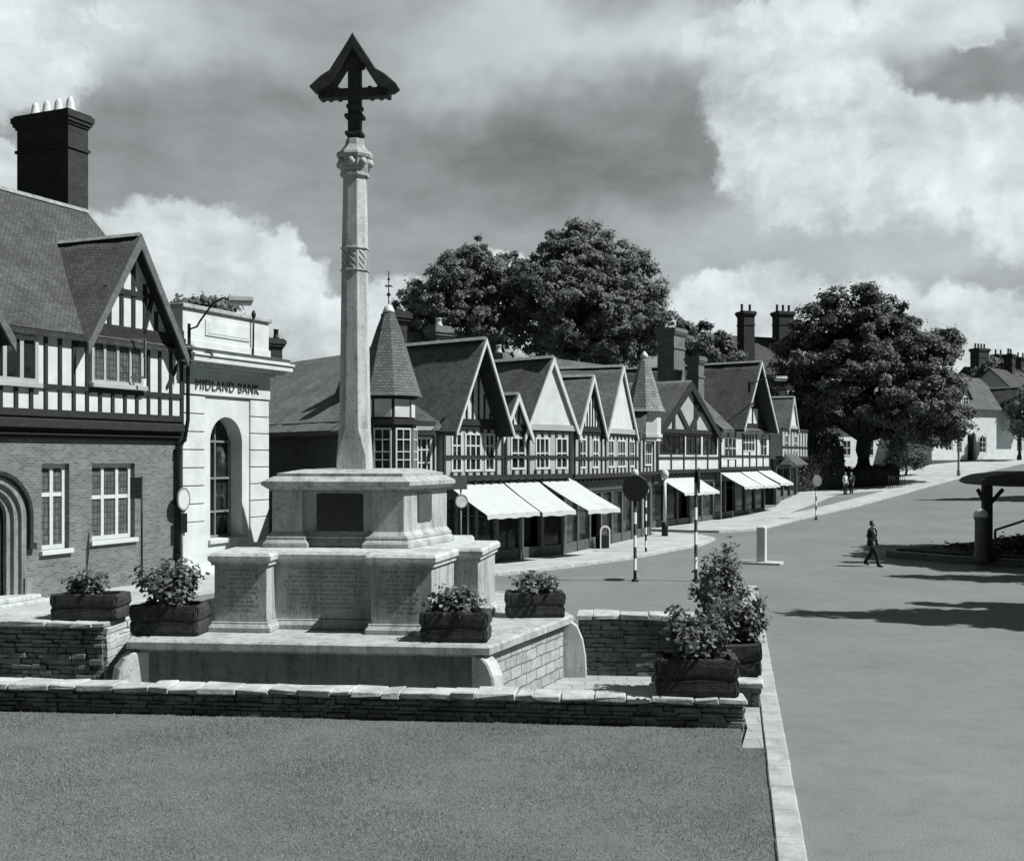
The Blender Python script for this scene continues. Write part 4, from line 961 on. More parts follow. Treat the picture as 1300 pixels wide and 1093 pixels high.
# ------------------------------------------------------------------ shops of the first row
def shop(name, label, p0, p1, eave, gables, depth=8.5, jetty=.4, gf=3.35, zb=0.0, roof='tile2', windows=(), stud=.5, door=None, nx=3, front='shopfront', plast='plaster', rail=True, barge=None, over=.2):
    w, rz = frame2(p0, p1)
    t = thing(name, label, 'shop', (p0[0], p0[1], zb), rz, BG)
    shop_ground(t, .05, w-.05, gf, door, front, nx=nx)
    mb = MB(); mb.wall(.02, w-.02, gf-.05, eave, -jetty, .2, [(a, b, c, d) for a, b, c, d, *_ in windows]); mb.box(.03, w-.03, .3, depth, gf-.04, eave-.1); mb.box(.04, w-.04, 2.4, depth-.1, -.9, gf-.05); mb.face([(.02, -jetty, gf-.05), (.02, -jetty, eave), (.02, .3, eave), (.02, .3, gf-.05)]); mb.face([(w-.02, -jetty, gf-.05), (w-.02, .3, gf-.05), (w-.02, .3, eave), (w-.02, -jetty, eave)])
    mb.box(.04, w-.04, -jetty+.22, .3, gf-.05, gf+.02)
    mb.build('upper_wall', plast, t)
    mb = MB(); mb.box(-.0, w, -jetty-.08, .02, gf-.02, gf+.16); x = .3
    while x < w: mb.box(x, x+.12, -jetty-.02, .1, gf-.16, gf-.022); x += .5
    mb.build('jetty_beam', 'timber', t)
    studs(t, .1, w-.1, gf+.16, eave, -jetty, stud, .12, rails=((eave-.1, .22),)+(((gf+.85, .12),) if rail else ()), holes=[(a, b, c, d) for a, b, c, d, *_ in windows])
    for q in windows:
        a, b, c, d = q[:4]; window(t, a, b, c, d, -jetty-.03, nx=q[4], nz=q[5], fw=.08, bar=.055, mat=q[6] if len(q) > 6 else 'white')
    for g in gables:
        xm, hw, apex, style = g[:4]; ez = g[4] if len(g) > 4 else eave
        y = -jetty-.02
        pr = {'stripe': 'plaster', 'white': 'plaster', 'cross': 'cream', 'dark': 'timber'}[style]
        gable_wall(t, xm, hw, ez, apex-.05, y-.02, mat=pr)
        if style == 'stripe': gable_studs(t, xm, hw, ez, apex-.05, y-.02, .34, .07)
        elif style == 'white': gable_studs(t, xm, hw, ez, apex-.05, y-.02, 9, .1, mat='cream')
        elif style == 'cross': gable_studs(t, xm, hw, ez, apex-.05, y-.02, hw*.7143, .36, extra=(((0, .0), (-1.45, 1.35), .34), ((0, .0), (1.45, 1.35), .34), ((-3.3, .2), (0, 2.75), .3), ((3.3, .2), (0, 2.75), .3)))
        else:
            gable_studs(t, xm, hw, ez, apex-.05, y-.02, 9, .1)
            q = MB()
            for x in (-1.0, 0, 1.0): q.box(xm+x-.36, xm+x+.36, y-.06, y, ez+.16, ez+1.15)
            q.build('white_panel', 'plaster', t)
            window(t, xm-.7, xm+.7, ez+1.3, ez+2.3, y-.07, nx=3, nz=1, fw=.08)
        yo = y-(g[6] if len(g) > 6 else {'white': .09}.get(style, .2))
        gable_roof(t, xm, hw+.02, ez, apex+.1, yo, depth if len(g) < 6 else g[5], over=over, mat=roof)
        if barge: bargeboard(t, xm, hw+.02, ez, apex+.1, yo, over=over, wid=barge[0], mat=barge[1])
    return t, w
A1, A2 = (-2.86, 40.4), (-.62, 43.2)
s1, w1 = shop('timbered_shop', 'shop with narrow striped gable and deep dark bargeboard, next to the turret', A1, A2, 5.45, [(1.5, 1.45, 8.5, 'stripe', 5.5, 6.0, .8)], windows=[(.5, 1.1, 3.65, 5.1, 2, 3), (1.25, 2.2, 3.65, 5.1, 3, 3), (2.4, 3.0, 3.65, 5.1, 2, 3)], stud=.42, plast='cream', barge=(.1, 'white'))
awning(s1, .35, w1-.05, 3.42, 2.12, 2.0, skew=.3, poles=(1.5,))
A3 = (2.18, 46.4)
s2, w2 = shop('timbered_shop', 'shop with broad plain white gable above the longest awning', A2, A3, 5.4, [(2.92, 1.6, 8.2, 'white'), (.6, .7, 6.6, 'stripe', 5.35, 2.5)], windows=[(.4, 1.3, 3.7, 5.0, 2, 2), (1.9, 2.8, 3.7, 5.0, 3, 2), (3.2, 4.0, 3.7, 5.0, 2, 2)], stud=.45, plast='cream', barge=(.16, 'white'), door=1)
awning(s2, .05, w2*.5, 3.45, 2.1, 2.1, skew=.25, poles=(1.2,)); awning(s2, w2*.5+.03, w2+.1, 3.47, 2.08, 2.15, skew=.95)
F2 = lambda t: (2.45+.408*t, 47+.912*t)
s3, w3 = shop('timbered_shop', 'two-gabled shop, one gable small and striped, the other tall and white', F2(-.58), F2(8.6), 5.4, [(1.85, 1.6, 7.65, 'stripe'), (6.25, 2.1, 8.4, 'white')], windows=[(.7, 1.5, 3.7, 5.0, 2, 2), (2.3, 3.1, 3.7, 5.0, 2, 2), (4.4, 5.2, 3.7, 5.0, 2, 2), (5.7, 6.9, 3.7, 5.0, 3, 2), (7.5, 8.3, 3.7, 5.0, 2, 2)], stud=.55, plast='cream', barge=(.16, 'white'), door=2, nx=6, gf=3.3)
chimney(s3, 4.2, 5.0, 6.5, 9.1, .7, .6, pots=1, mat='brick', potz=.4)
p0, p1 = F2(8.65), F2(11.7); w4, rz4 = frame2(p0, p1)
s4 = thing('turret_shop', 'slim end shop with a pale spire roof and white post at the corner', 'shop', (p0[0], p0[1], 0), rz4, BG)
shop_ground(s4, .1, w4, 3.3, door=1, nx=2)
mb = MB(); mb.box(.05, w4, -.35, 7.5, 3.32, 5.3); mb.box(.1, w4-.02, .3, 7.5, -.5, 3.3); mb.build('upper_wall', 'cream', s4)
mb = MB(); mb.box(0, w4+.05, -.42, .02, 3.28, 3.45); mb.build('jetty_beam', 'timber', s4)
studs(s4, .12, w4-.06, 3.45, 5.3, -.35, .6, .12, rails=((5.2, .2),), holes=[(.8, 2.0, 3.75, 4.95)]); window(s4, .8, 2.0, 3.75, 4.95, -.42, nx=3, nz=2, fw=.09)
gable_roof(s4, w4/2, w4/2, 5.3, 7.4, -.5, 7.5, over=.15, mat='tile2')
cx_, cy_ = 1.7, -.1
o8 = lambda r: [(cx_+r*math.cos(PI/8+k*PI/4), cy_+r*math.sin(PI/8+k*PI/4)) for k in range(8)]
mb = MB(); mb.prism(o8(.85), 5.0, 6.55); mb.prism(o8(.93), 5.2, 5.35); mb.build('spire_drum', 'white', s4)
mb = MB(); prof = [(1.12, 6.5), (1.0, 6.65), (.72, 7.5), (.42, 8.5), (.18, 9.3)]
for (r, z), (r2, z2) in zip(prof, prof[1:]): mb.prism(o8(r), z, z2, top=o8(r2), cap=False)
mb.face([(x, y, 6.5) for x, y in o8(1.12)][::-1]); sp = mb.build('spire_roof', 'tile3', s4)
mb = MB(); mb.lathe([(.2, 9.25), (.2, 9.38), (.08, 9.55), (.02, 9.6)], 10, c=(cx_, cy_)); mb.build('lead_cap', 'white', sp)
# ------------------------------------------------------------------ second row, turned a little towards us
Gp = lambda t: (8.67+.59*(t-1.3), 63.9+.807*(t-1.3))
s5, w5 = shop('timbered_shop', 'black and white shop with cross-braced gable and a big square chimney behind it', Gp(0), Gp(8.1), 5.7, [(3.85, 3.85, 8.6, 'cross', 5.7)], zb=0.0, windows=[(.3, 3.4, 4.35, 5.5, 5, 1, 'timber'), (3.6, 5.5, 4.35, 5.5, 3, 1, 'timber'), (5.8, 7.7, 4.35, 5.5, 3, 1, 'timber')], stud=1.5, door=2, nx=5, gf=3.3, roof='tile', barge=(.42, 'timber'), depth=9, rail=True)
awning(s5, .75, 5.3, 3.15, 2.15, 1.5, skew=.5)
s6, w6 = shop('timbered_shop', 'tall shop with steep open gable and white panels beyond the cross-braced one', Gp(8.15), Gp(16.0), 5.9, [(4.3, 2.5, 10.2, 'dark', 6.1, 9, .9)], zb=.15, windows=[(.6, 2.4, 3.9, 5.3, 3, 2), (3.4, 5.3, 4.4, 5.6, 4, 2), (6.2, 7.3, 4.1, 5.4, 2, 2)], stud=1.1, door=1, nx=5, gf=3.25, roof='tile', barge=(.12, 'white'), depth=9)
awning(s6, .1, 3.0, 3.3, 2.2, 1.8, skew=.5, poles=(.3,)); awning(s6, 3.1, 5.7, 3.35, 2.2, 1.8, skew=.5); awning(s6, 5.8, 8.0, 3.4, 2.3, 1.8, skew=.5)
mb = MB(); mb.exx([(-.7, 5.75), (3.6, 9.0), (3.6, 8.8), (-.7, 5.58)], -.1, 7.9); roof_skin(mb, (3.6, 9.0), (-.7, 5.75), -.1, 7.9, 'x'); mb.exx([(7.9, 5.75), (3.6, 9.0), (3.6, 8.8), (7.9, 5.58)], -.1, 7.9); mb.build('side_roof', 'tile2', s6, under='timber')
rb = thing('rear_house', 'plain brick house whose long tiled roof rises behind the spire shop', 'house', (4.2, 72, .6), R(54))
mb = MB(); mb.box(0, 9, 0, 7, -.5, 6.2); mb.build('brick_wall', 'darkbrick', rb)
mb = MB(); mb.exx([(-.3, 5.9), (3.5, 10.4), (3.5, 10.15), (-.3, 5.7)], -.3, 9.3); mb.exx([(7.3, 5.9), (3.5, 10.4), (3.5, 10.15), (7.3, 5.7)], -.3, 9.3); r_ = mb.build('roof', 'tile2', rb)
mb = MB(); mb.exx([(0, 6.2), (7, 6.2), (3.5, 10.1)], .02, .2); mb.exx([(0, 6.2), (7, 6.2), (3.5, 10.1)], 8.8, 8.98); mb.build('end_gable', 'darkbrick', rb)
chimney(s5, 8.5, 3.2, 6.3, 12.5, 1.5, 1.2, pots=0, mat='brick'); chimney(s5, 8.6, 1.5, 6.3, 10.6, .8, .8, pots=0, mat='brick')
# small gabled shop and the houses behind
pA = W(985, 580, 80); pB = W(1019, 580, 88); zs7 = gh(pA.x, pA.y)
s7, w7 = shop('timbered_shop', 'small shop with little pale gable nearest the big dark tree', (pA.x, pA.y), (pB.x, pB.y), 5.6, [(w_ := 3.6, 1.4, 7.9, 'white', 5.7)], zb=zs7, windows=[(1.0, 2.0, 3.9, 5.1, 2, 2), (4.0, 5.2, 3.9, 5.1, 3, 2)], stud=1.0, nx=4, plast='cream', depth=7, roof='tile2', barge=(.14, 'white'))
mb = MB(); mb.prism([(.5, -1.4), (4.5, -1.4), (4.5, 0), (.5, 0)], 2.9, 3.7, top=[(.9, -.45), (4.1, -.45), (4.1, -.41), (.9, -.41)]); mb.build('bay_roof', 'tile2', s7)
def house(name, label, loc, rz, w, d, eave, ridge, wall='darkbrick', roof='tile', chims=(), wins=(), hips=False):
    t = thing(name, label, 'house', loc, rz, 'houses up the hill')
    mb = MB(); mb.box(0, w, 0, d, -2, eave); mb.build('wall', wall, t)
    mb = MB(); h = d/2
    mb.exx([(-.35, eave-.25), (h, ridge), (h, ridge-.2), (-.35, eave-.42)], -.3, w+.3); mb.exx([(d+.35, eave-.25), (h, ridge), (h, ridge-.2), (d+.35, eave-.42)], -.3, w+.3); mb.build('roof', roof, t)
    mb = MB(); mb.exx([(0, eave), (d, eave), (h, ridge-.25)], .02, .2); mb.exx([(0, eave), (d, eave), (h, ridge-.25)], w-.2, w-.02); mb.build('end_gable', wall, t)
    for x, y, z0, z1, cw, cd, n in chims: chimney(t, x, y, z0, z1, cw, cd, pots=n, potz=.7, potmat='metal')
    for a, b, c, e in wins: window(t, a, b, c, e, -.06, nx=2, nz=2, fw=.1, bar=.06)
    return t
pA = W(915, 580, 104)
house('hill_house', 'dark house with two tall chimney stacks above the shops', (pA.x, pA.y, 3.0), R(22), 10.5, 8, 9.4, 13.2, chims=((3.6, 1.2, 8, 15.2, 1.2, 1.2, 2), (8.9, 2.6, 10, 15.6, 1.7, 1.2, 3)), wins=((1, 2, 6, 7.6), (4.5, 5.5, 6, 7.6), (7.5, 8.5, 6, 7.6)))
# white house at the bend
pA = ground_hit(1183, 588); pB = (pA[0]+8.0, pA[1]+10.5)
x0, y0 = (1183-650)/1400*112, 112.0; x1, y1 = (1291-650)/1400*120, 120.0
wh_w, wh_r = frame2((x0, y0), (x1, y1)); zg = gh(x0, y0)
wh = thing('white_house', 'white two-storey house with dormers and a dark doorway at the bend', 'house', (x0, y0, zg), wh_r, 'houses up the hill')
mb = MB(); mb.wall(0, wh_w, -1.5, 6.2, 0, .25, [(5.9, 7.3, -1.5, 3.3), (2.2, 3.4, 1.5, 3.2), (4.1, 5.0, 1.3, 3.0), (8.0, 9.2, 1.3, 3.0), (4.6, 5.4, 4.2, 5.7)]); mb.box(.02, wh_w-.02, .9, 7.5, -1.5, 6.2); mb.face([(wh_w, 0, -1.5), (wh_w, .9, -1.5), (wh_w, .9, 6.2), (wh_w, 0, 6.2)]); mb.face([(0, 0, -1.5), (0, 0, 6.2), (0, .9, 6.2), (0, .9, -1.5)]); mb.build('wall', 'plaster', wh)
mb = MB(); mb.box(0, wh_w, -.05, 0-.002, -1.5, .55); mb.build('wall_plinth', 'joint', wh)
mb = MB(); mb.box(6.0, 7.2, .5, .6, -1.5, 3.2); mb.build('door', 'timber', wh)
for q in ((2.2, 3.4, 1.5, 3.2), (4.1, 5.0, 1.3, 3.0), (8.0, 9.2, 1.3, 3.0), (4.6, 5.4, 4.2, 5.7)): window(wh, *q, .05, nx=2, nz=3, fw=.1, bar=.05)
mb = MB(); mb.exx([(-.4, 5.9), (3.8, 9.6), (3.8, 9.4), (-.4, 5.7)], -.2, wh_w-1.0); mb.exx([(8, 5.9), (3.8, 9.6), (3.8, 9.4), (8, 5.7)], -.2, wh_w-1); rr = mb.build('roof', 'tile2', wh)
for x in (3.4, 6.0):
    dm = bpy.data.objects.new('dormer', None); COL.objects.link(dm); dm.parent = wh; dm.location = (x, .8, 6.3)
    mb = MB(); mb.exy([(-.75, -.1), (.75, -.1), (.75, .9), (0, 1.75), (-.75, .9)], -.5, 2.2); mb.build('dormer_wall', 'plaster', dm)
    window(dm, -.5, .5, .05, .9, -.56, nx=2, nz=2, fw=.1, flat=True)
    gable_roof(dm, 0, .8, .85, 1.85, -.75, 2.6, over=.15, mat='tile', ridge=False)
mb = MB(); mb.box(wh_w-2.6, wh_w-.1, -1.0, 0, 3.6, 6.9); mb.build('jettied_bay', 'plaster', wh)
studs(wh, wh_w-2.6, wh_w-.1, 3.6, 6.9, -1.0, .8, .16, rails=((3.65, .3), (6.85, .2))); window(wh, wh_w-1.9, wh_w-.8, 4.4, 6.1, -1.06, nx=2, nz=3, fw=.1)
gable_roof(wh, wh_w-1.35, 1.3, 6.7, 8.4, -1.2, 6, over=.2, mat='tile'); gable_wall(wh, wh_w-1.35, 1.25, 6.7, 8.2, -1.0)
chimney(wh, 5.2, 4.5, 8, 11.6, 1.6, 1.0, pots=3, potz=.9, potmat='metal')
pA = W(1100, 580, 112)
house('hill_house', 'pale low cottage glimpsed beneath the big tree', (pA.x-7, pA.y-4, gh(pA.x, pA.y)-.3), R(33), 15, 7, 4.4, 7.6, wall='plaster', chims=(), wins=((2, 3.2, 1.5, 3.1), (5, 6.2, 1.5, 3.1), (8.5, 9.7, 1.5, 3.1), (12, 13.2, 1.5, 3.1)))
pA = W(1262, 580, 150)
house('hill_house', 'house on the skyline with several chimneys at the right edge', (pA.x, pA.y, 1.2), R(30), 16, 9, 11.6, 15.6, roof='tile2', chims=((1.0, 3, 12, 18.0, 2.2, 1.4, 4), (7, 4.5, 13, 17.6, 1.4, 1.2, 2), (12, 4.5, 13, 17.4, 1.4, 1.2, 2)), wins=((3, 4.2, 8, 9.8), (7, 8.2, 8, 9.8)))
pA = W(1296, 580, 128)
house('hill_house', 'grey house just past the white one, cut by the picture edge', (pA.x, pA.y, gh(pA.x, pA.y)), R(48), 9, 7, 6.4, 10.0, wall='cream', roof='tile', chims=((7, 3.5, 8, 12, 1.2, 1, 2),), wins=((1, 2, 1.3, 3), (3, 4, 1.3, 3)))
# ------------------------------------------------------------------ trees
def lobes(Z, lst, dz=0):
    out = []
    for px, py, r, off in lst:
        p = W(px, py, Z+off); out.append((p.x, p.y, p.z, r*Z/1400))
    return out
TG = 'broad trees behind the shops'
b = W(585, 580, 92); tree('broad_tree', 'looser leafy tree behind the turret and striped gable', (b.x, b.y, 1.5), (b.x, b.y, 8.5), lobes(92, [(600, 355, 44, 0), (560, 375, 42, -2), (530, 395, 36, 2), (640, 385, 42, 3), (580, 415, 48, 0), (625, 430, 40, -3), (520, 425, 34, 0), (600, 325, 24, 0), (648, 345, 26, 2), (655, 400, 40, 3), (550, 400, 40, 0), (620, 380, 46, 0), (580, 350, 30, 1)]), 75000, .3, r0=.5, group=TG, clump=.7, inner=.3)
b = W(748, 580, 90); tree('broad_tree', 'tallest rounded tree, towering over the white gables', (b.x, b.y, 1.5), (b.x, b.y, 8.5), lobes(90, [(720, 338, 48, 0), (765, 345, 52, 0), (700, 375, 46, -3), (795, 390, 48, 0), (745, 400, 60, -3), (690, 420, 42, 2), (815, 420, 38, 2), (830, 400, 22, 0), (770, 440, 50, 0), (720, 312, 30, 0), (670, 370, 28, 0), (745, 312, 30, 0), (740, 360, 60, 0), (770, 390, 56, -2), (825, 375, 22, 0), (800, 345, 30, 0), (690, 345, 34, 0), (800, 430, 40, 2), (720, 440, 46, 0)]), 110000, .3, r0=.6, group=TG, clump=.75, inner=.28)
b = W(895, 580, 100); tree('broad_tree', 'low dark tree between the two shop chimneys', (b.x, b.y, 2), (b.x, b.y, 9), lobes(100, [(890, 428, 20, 0), (905, 435, 20, 1), (872, 435, 22, 0), (920, 450, 18, 0), (862, 412, 8, 0)]), 7000, .42, r0=.3, group=TG)
b = W(258, 580, 60); tree('broad_tree', 'sparse treetop just showing above the bank parapet', (b.x, b.y, 0), (b.x, b.y, 8), lobes(60, [(248, 392, 12, 0), (268, 390, 13, 0), (285, 398, 14, 1), (235, 395, 10, 0)]), 1800, .35, r0=.2, group=TG)
Zb = 93; b = W(1094, 612, Zb); bz = gh(b.x, b.y)
tree('broad_tree', 'massive dark chestnut tree with a thick forked trunk by the pavement', (b.x, b.y, bz), (b.x+.2, b.y, bz+4.2), lobes(Zb, [(1085, 402, 40, 0), (1052, 420, 40, 0), (1120, 415, 40, 0), (1085, 440, 58, -1), (1030, 465, 44, 0), (1140, 450, 48, -1), (1015, 510, 40, 0), (1175, 465, 40, 0), (1190, 440, 24, 1),
    (1090, 490, 50, -3), (1150, 510, 50, -3), (1195, 505, 36, 0), (1030, 535, 34, 1), (1205, 535, 28, 0), (1155, 545, 34, -2), (1015, 430, 22, 0), (1185, 540, 28, -1), (1060, 388, 18, 0), (1100, 380, 16, 0)]), 110000, .32, mat='leafdark', r0=.75, clump=.95, inner=.2)
b = W(1150, 580, 100); tree('small_tree', 'small leafy tree under the edge of the big crown', (b.x, b.y, gh(b.x, b.y)), (b.x, b.y, gh(b.x, b.y)+1.5), lobes(100, [(1150, 578, 15, 0), (1138, 584, 11, 0), (1163, 582, 12, 0)]), 3500, .26, mat='leafdark', r0=.12)
b = W(1262, 580, 140); tree('broad_tree', 'dark tree between the white house and the skyline chimneys', (b.x, b.y, 5), (b.x, b.y, 8), lobes(140, [(1262, 482, 26, 0), (1278, 500, 26, 0), (1250, 475, 18, 0), (1285, 480, 18, 2)]), 9000, .5, r0=.3)
b = W(1294, 580, 114); tree('small_tree', 'pale leafy tree cut by the right edge beside the houses', (b.x, b.y, 4), (b.x, b.y, 7), lobes(114, [(1296, 512, 16, 0), (1302, 535, 18, 0), (1290, 528, 9, 0), (1305, 505, 18, 0), (1299, 550, 12, 0)]), 6000, .32, mat='leaf', r0=.2)
# trees standing out of the picture on the right, whose shadows cross the road
def shade_tree(tip, H, rad, label, low=.1, n=18000, nl=14):
    d = Vector((math.cos(SUN_AZ), -math.sin(SUN_AZ)))*H/math.tan(SUN_EL)
    bx, by = tip[0]+d.x, tip[1]+d.y; bz = gh(bx, by); ls = []
    for k in range(nl):
        f = low+(.97-low)*k/(nl-1); r = rad*(1-.93*((f-low)/(1-low))**1.1)
        ls.append((bx+random.uniform(-.2, .2), by+random.uniform(-.2, .2), bz+f*H, max(.22, r)))
    return tree('conical_tree', label, (bx, by, bz), (bx, by, bz+H*.8), ls, n, .42, r0=.22, clump=.4, inner=.35, limbs=False)
shade_tree((7.2, 29.7), 15.0, 3.3, 'tall conical tree nearest the camera right of the road')
shade_tree((11.5, 31.6), 10, 1.2, 'slender short conical tree right of the road')
shade_tree((13.0, 38.8), 15.0, 3.0, 'conical tree right of the road in line with the walking man')
shade_tree((13.2, 44.0), 15, 2.6, 'bushy conical tree beside the planted island')
shade_tree((15.4, 47), 15, 3.6, 'broadest conical tree behind the shelter')
shade_tree((18, 51), 14, 3.6, 'wide conical tree behind the planted island')
shade_tree((30, 80), 13, 2.6, 'conical tree up the hill right of the road')
shade_tree((33, 62), 12, 3.0, 'conical tree beyond the shelter on the right')
tb = (28.0, 43.4); tz = gh(*tb)
tree('broad_tree', 'round leafy tree right of the planted island, shading it', (tb[0], tb[1], tz), (tb[0], tb[1], tz+5), [(tb[0]+a, tb[1]+b_, tz+c, r) for a, b_, c, r in ((0, 0, 9, 3.6), (-2.6, 1, 8.5, 2.8), (2.5, -1, 8.5, 3), (0, 3.4, 8.5, 3), (-.5, -3.2, 8.2, 3), (-2, -2.2, 9.5, 2.4), (0, 0, 12, 2.8), (-2.2, 3.5, 8, 2.6), (1, 5.6, 8.4, 2.6), (-.8, 5.2, 9.5, 2.2))], 60000, .5, r0=.45)
# hedge and railings by the big tree
def hedge(name, label, p0, p1, h, d, n, sz=.22):
    z0, z1 = gh(*p0), gh(*p1); t = rng.random(n); a = np.array(p0); c = np.array(p1); dr = (c-a)/np.linalg.norm(c-a); nr = np.array([-dr[1], dr[0]])
    o = rng.uniform(-d, d, n); zz = rng.random(n)**.6*h*(1+.1*np.sin(t*23))
    P = np.stack([a[0]+(c-a)[0]*t+nr[0]*o, a[1]+(c-a)[1]*t+nr[1]*o, z0+(z1-z0)*t+zz], 1)
    Q = np.stack([nr[0]*np.sign(o), nr[1]*np.sign(o), zz/h], 1)
    t_ = thing(name, label, 'hedge', (p0[0], p0[1], z0)); quads_obj('leaf_mass', leaves(P-np.array([p0[0], p0[1], z0]), Q, sz), 'hedge', t_)
    c2 = MB(); v = Vector((c[0]-a[0], c[1]-a[1], z1-z0)); c2.beam((0, 0, h*.42), v+Vector((0, 0, h*.42)), d*1.5, h*.84); c2.build('woody_core', 'bark', t_); return t_
hp = [W(x, 580, z) for x, z in ((1000, 88), (1066, 90), (1100, 90), (1138, 92))]
hedge('hedge', 'tall dark hedge left of the big tree trunk', (hp[0].x, hp[0].y), (hp[1].x, hp[1].y), 4.2, .8, 9000)
hedge('hedge', 'low dark hedge around the foot of the big trunk', (hp[1].x+.3, hp[1].y), (hp[3].x, hp[3].y), 1.7, .5, 4000)
rp = W(1128, 580, 88); rzr = gh(rp.x, rp.y)
rl = thing('railing', 'dark iron railing beside the tree', 'railing', (rp.x, rp.y, rzr), R(40)); mb = MB()
for k in range(9): mb.tube([(k*.3, 0, -.2), (k*.3, 0, 1.15)], .02, 5)
for z in (.25, 1.1): mb.beam((0, 0, z), (2.4, 0, z), .04, .04)
mb.build('rail', 'black', rl)
for k, (px, py) in enumerate(((1160, 592), (1172, 588))):
    q = ground_hit(px, py+6); t = thing('bollard', ['short dark bollard on the pavement under the tree', 'second dark bollard, nearer the white house'][k], 'bollard', (q[0], q[1], gh(*q)+.1), 0, 'dark bollards'); mb = MB(); mb.lathe([(.12, 0), (.11, .9), (.15, .95), (.12, 1.1), (.03, 1.16)], 10); mb.build('post', 'black', t)
# ------------------------------------------------------------------ poles, signs and lamps
def banded(mb, h, r, bands, z0=0.0):
    s = h/bands
    for k in range(bands): mb.lathe([(r, z0+k*s), (r, z0+(k+1)*s)], 12, m=k % 2, smooth=True)
def disc_pole(label, x, y, h, rd, face, globe=True, r=.055, dz=.55):
    t = thing('banded_pole', label, 'crossing pole', (x, y, gh(x, y)), face, 'black and white banded poles')
    mb = MB(); banded(mb, h-.1, r, 9); mb.lathe([(.12, -.05), (.12, .06), (.07, .1)], 12, m=0); mb.build('pole', ['black', 'white'], t)
    if rd:
        d = MB(); n = 40
        for a, c, y0, y1 in ((rd, 0, -.025, .025),):
            ring = [(rd*math.cos(2*PI*k/n), rd*math.sin(2*PI*k/n)+h-dz) for k in range(n)]; d.exy(ring, -.13, -.07); d.exy([(p[0]*1.03, (p[1]-h+dz)*1.03+h-dz) for p in ring], -.12, -.08)
        d.box(-.04, .04, -.09, .0, h-dz-.2, h-dz+.2); d.build('disc', 'black', t, bevel=.01)
    if globe:
        g = MB(); g.lathe([(.05, h-.12), (.1, h-.06), (.13, h+.02), (.12, h+.1), (.07, h+.17), (.01, h+.19)], 12); g.build('lamp_globe', 'white', t)
    return t
disc_pole('banded pole with large dark round disc facing the camera', 4.15, 37.2, 3.6, .43, R(3), dz=.45)
disc_pole('banded pole with its dark disc seen edge-on', 6.2, 37.2, 3.85, .42, R(78), globe=False, dz=.45)
disc_pole('thin banded pole on the kerb behind the large disc', 5.78, 47.6, 2.7, 0, 0, r=.045)
q = ground_hit(1036, 660); t = disc_pole('small banded pole with grey disc on the hill kerb', q[0], q[1], 2.75, .34, R(20), globe=False, r=.05, dz=.3)
for o in t.children:
    if o.name.startswith('disc'): o.data.materials[0] = M['greymetal']
t = thing('white_post', 'white post with dark foot and globe at the spire shop corner', 'post', (7.9, 57.0, .1), 0)
mb = MB(); mb.lathe([(.17, 0), (.17, .65), (.11, .72)], 12); mb.build('post_foot', 'black', t); mb = MB(); mb.lathe([(.09, .6), (.08, 3.0)], 12); mb.build('post_shaft', 'white', t); mb = MB(); mb.lathe([(.08, 2.95), (.16, 3.03), (.22, 3.2), (.16, 3.37), (.04, 3.45)], 16); mb.build('lamp_globe', 'pot', t)
# signpost in front of the brick house
p = W(180, 580, 33.2); t = thing('sign_post', 'tall thin post with two dark boards before the brick house', 'sign post', (p.x, p.y, .1), R(-24))
mb = MB(); mb.tube([(0, 0, -.1), (0, 0, 3.52)], .03, 8); mb.build('pole', 'black', t)
for z0, z1 in ((3.08, 3.46), (2.86, 3.04)):
    mb = MB(); mb.box(-.42, -.02, -.03, .02, z0, z1); mb.box(-.44, 0, -.02, .01, z0-.02, z1+.02); mb.build('board', 'sign', t)
def round_sign(label, x, y, face, zc, r, box=None, board=None, z0=0.1, mat='white'):
    t = thing('round_sign', label, 'road sign', (x, y, z0), face, 'round signs on posts'); n = 32
    mb = MB(); mb.tube([(0, 0, -.1), (0, 0, board or zc+.1)], .035, 8); mb.build('pole', 'greymetal', t)
    mb = MB(); mb.exy([(r*math.cos(2*PI*k/n), zc+r*math.sin(2*PI*k/n)) for k in range(n)], -.075, -.045); mb.build('sign_disc', mat, t)
    mb = MB(); 
    for k in range(n):
        a, b = 2*PI*k/n, 2*PI*(k+1)/n; mb.hexa([((r*1.05)*math.cos(a), -.085, zc+r*1.05*math.sin(a)), (r*.9*math.cos(a), -.085, zc+r*.9*math.sin(a)), (r*.9*math.cos(a), -.04, zc+r*.9*math.sin(a)), (r*1.05*math.cos(a), -.04, zc+r*1.05*math.sin(a)),
            (r*1.05*math.cos(b), -.085, zc+r*1.05*math.sin(b)), (r*.9*math.cos(b), -.085, zc+r*.9*math.sin(b)), (r*.9*math.cos(b), -.04, zc+r*.9*math.sin(b)), (r*1.05*math.cos(b), -.04, zc+r*1.05*math.sin(b))])
    mb.build('sign_rim', 'greymetal', t)
    if box: mb = MB(); mb.box(-.2, .2, -.08, -.04, box[0], box[1]); mb.build('plate', 'black', t)
    if board: mb = MB(); mb.box(-.55, .2, -.08, -.04, board-.45, board); mb.box(-.52, .17, -.085, -.08, board-.42, board-.03, 0); mb.build('plate', 'sign', t)
    return t
p = W(231, 580, 37.15); round_sign('white round sign on a post in front of the bank corner', p.x, p.y, R(75), 2.68, .37, box=(1.55, 2.2))
p = W(585, 580, 37.4); round_sign('pale round sign below a small board near the first awning', p.x, p.y, R(25), 2.6, .22, board=3.45, mat='pot')
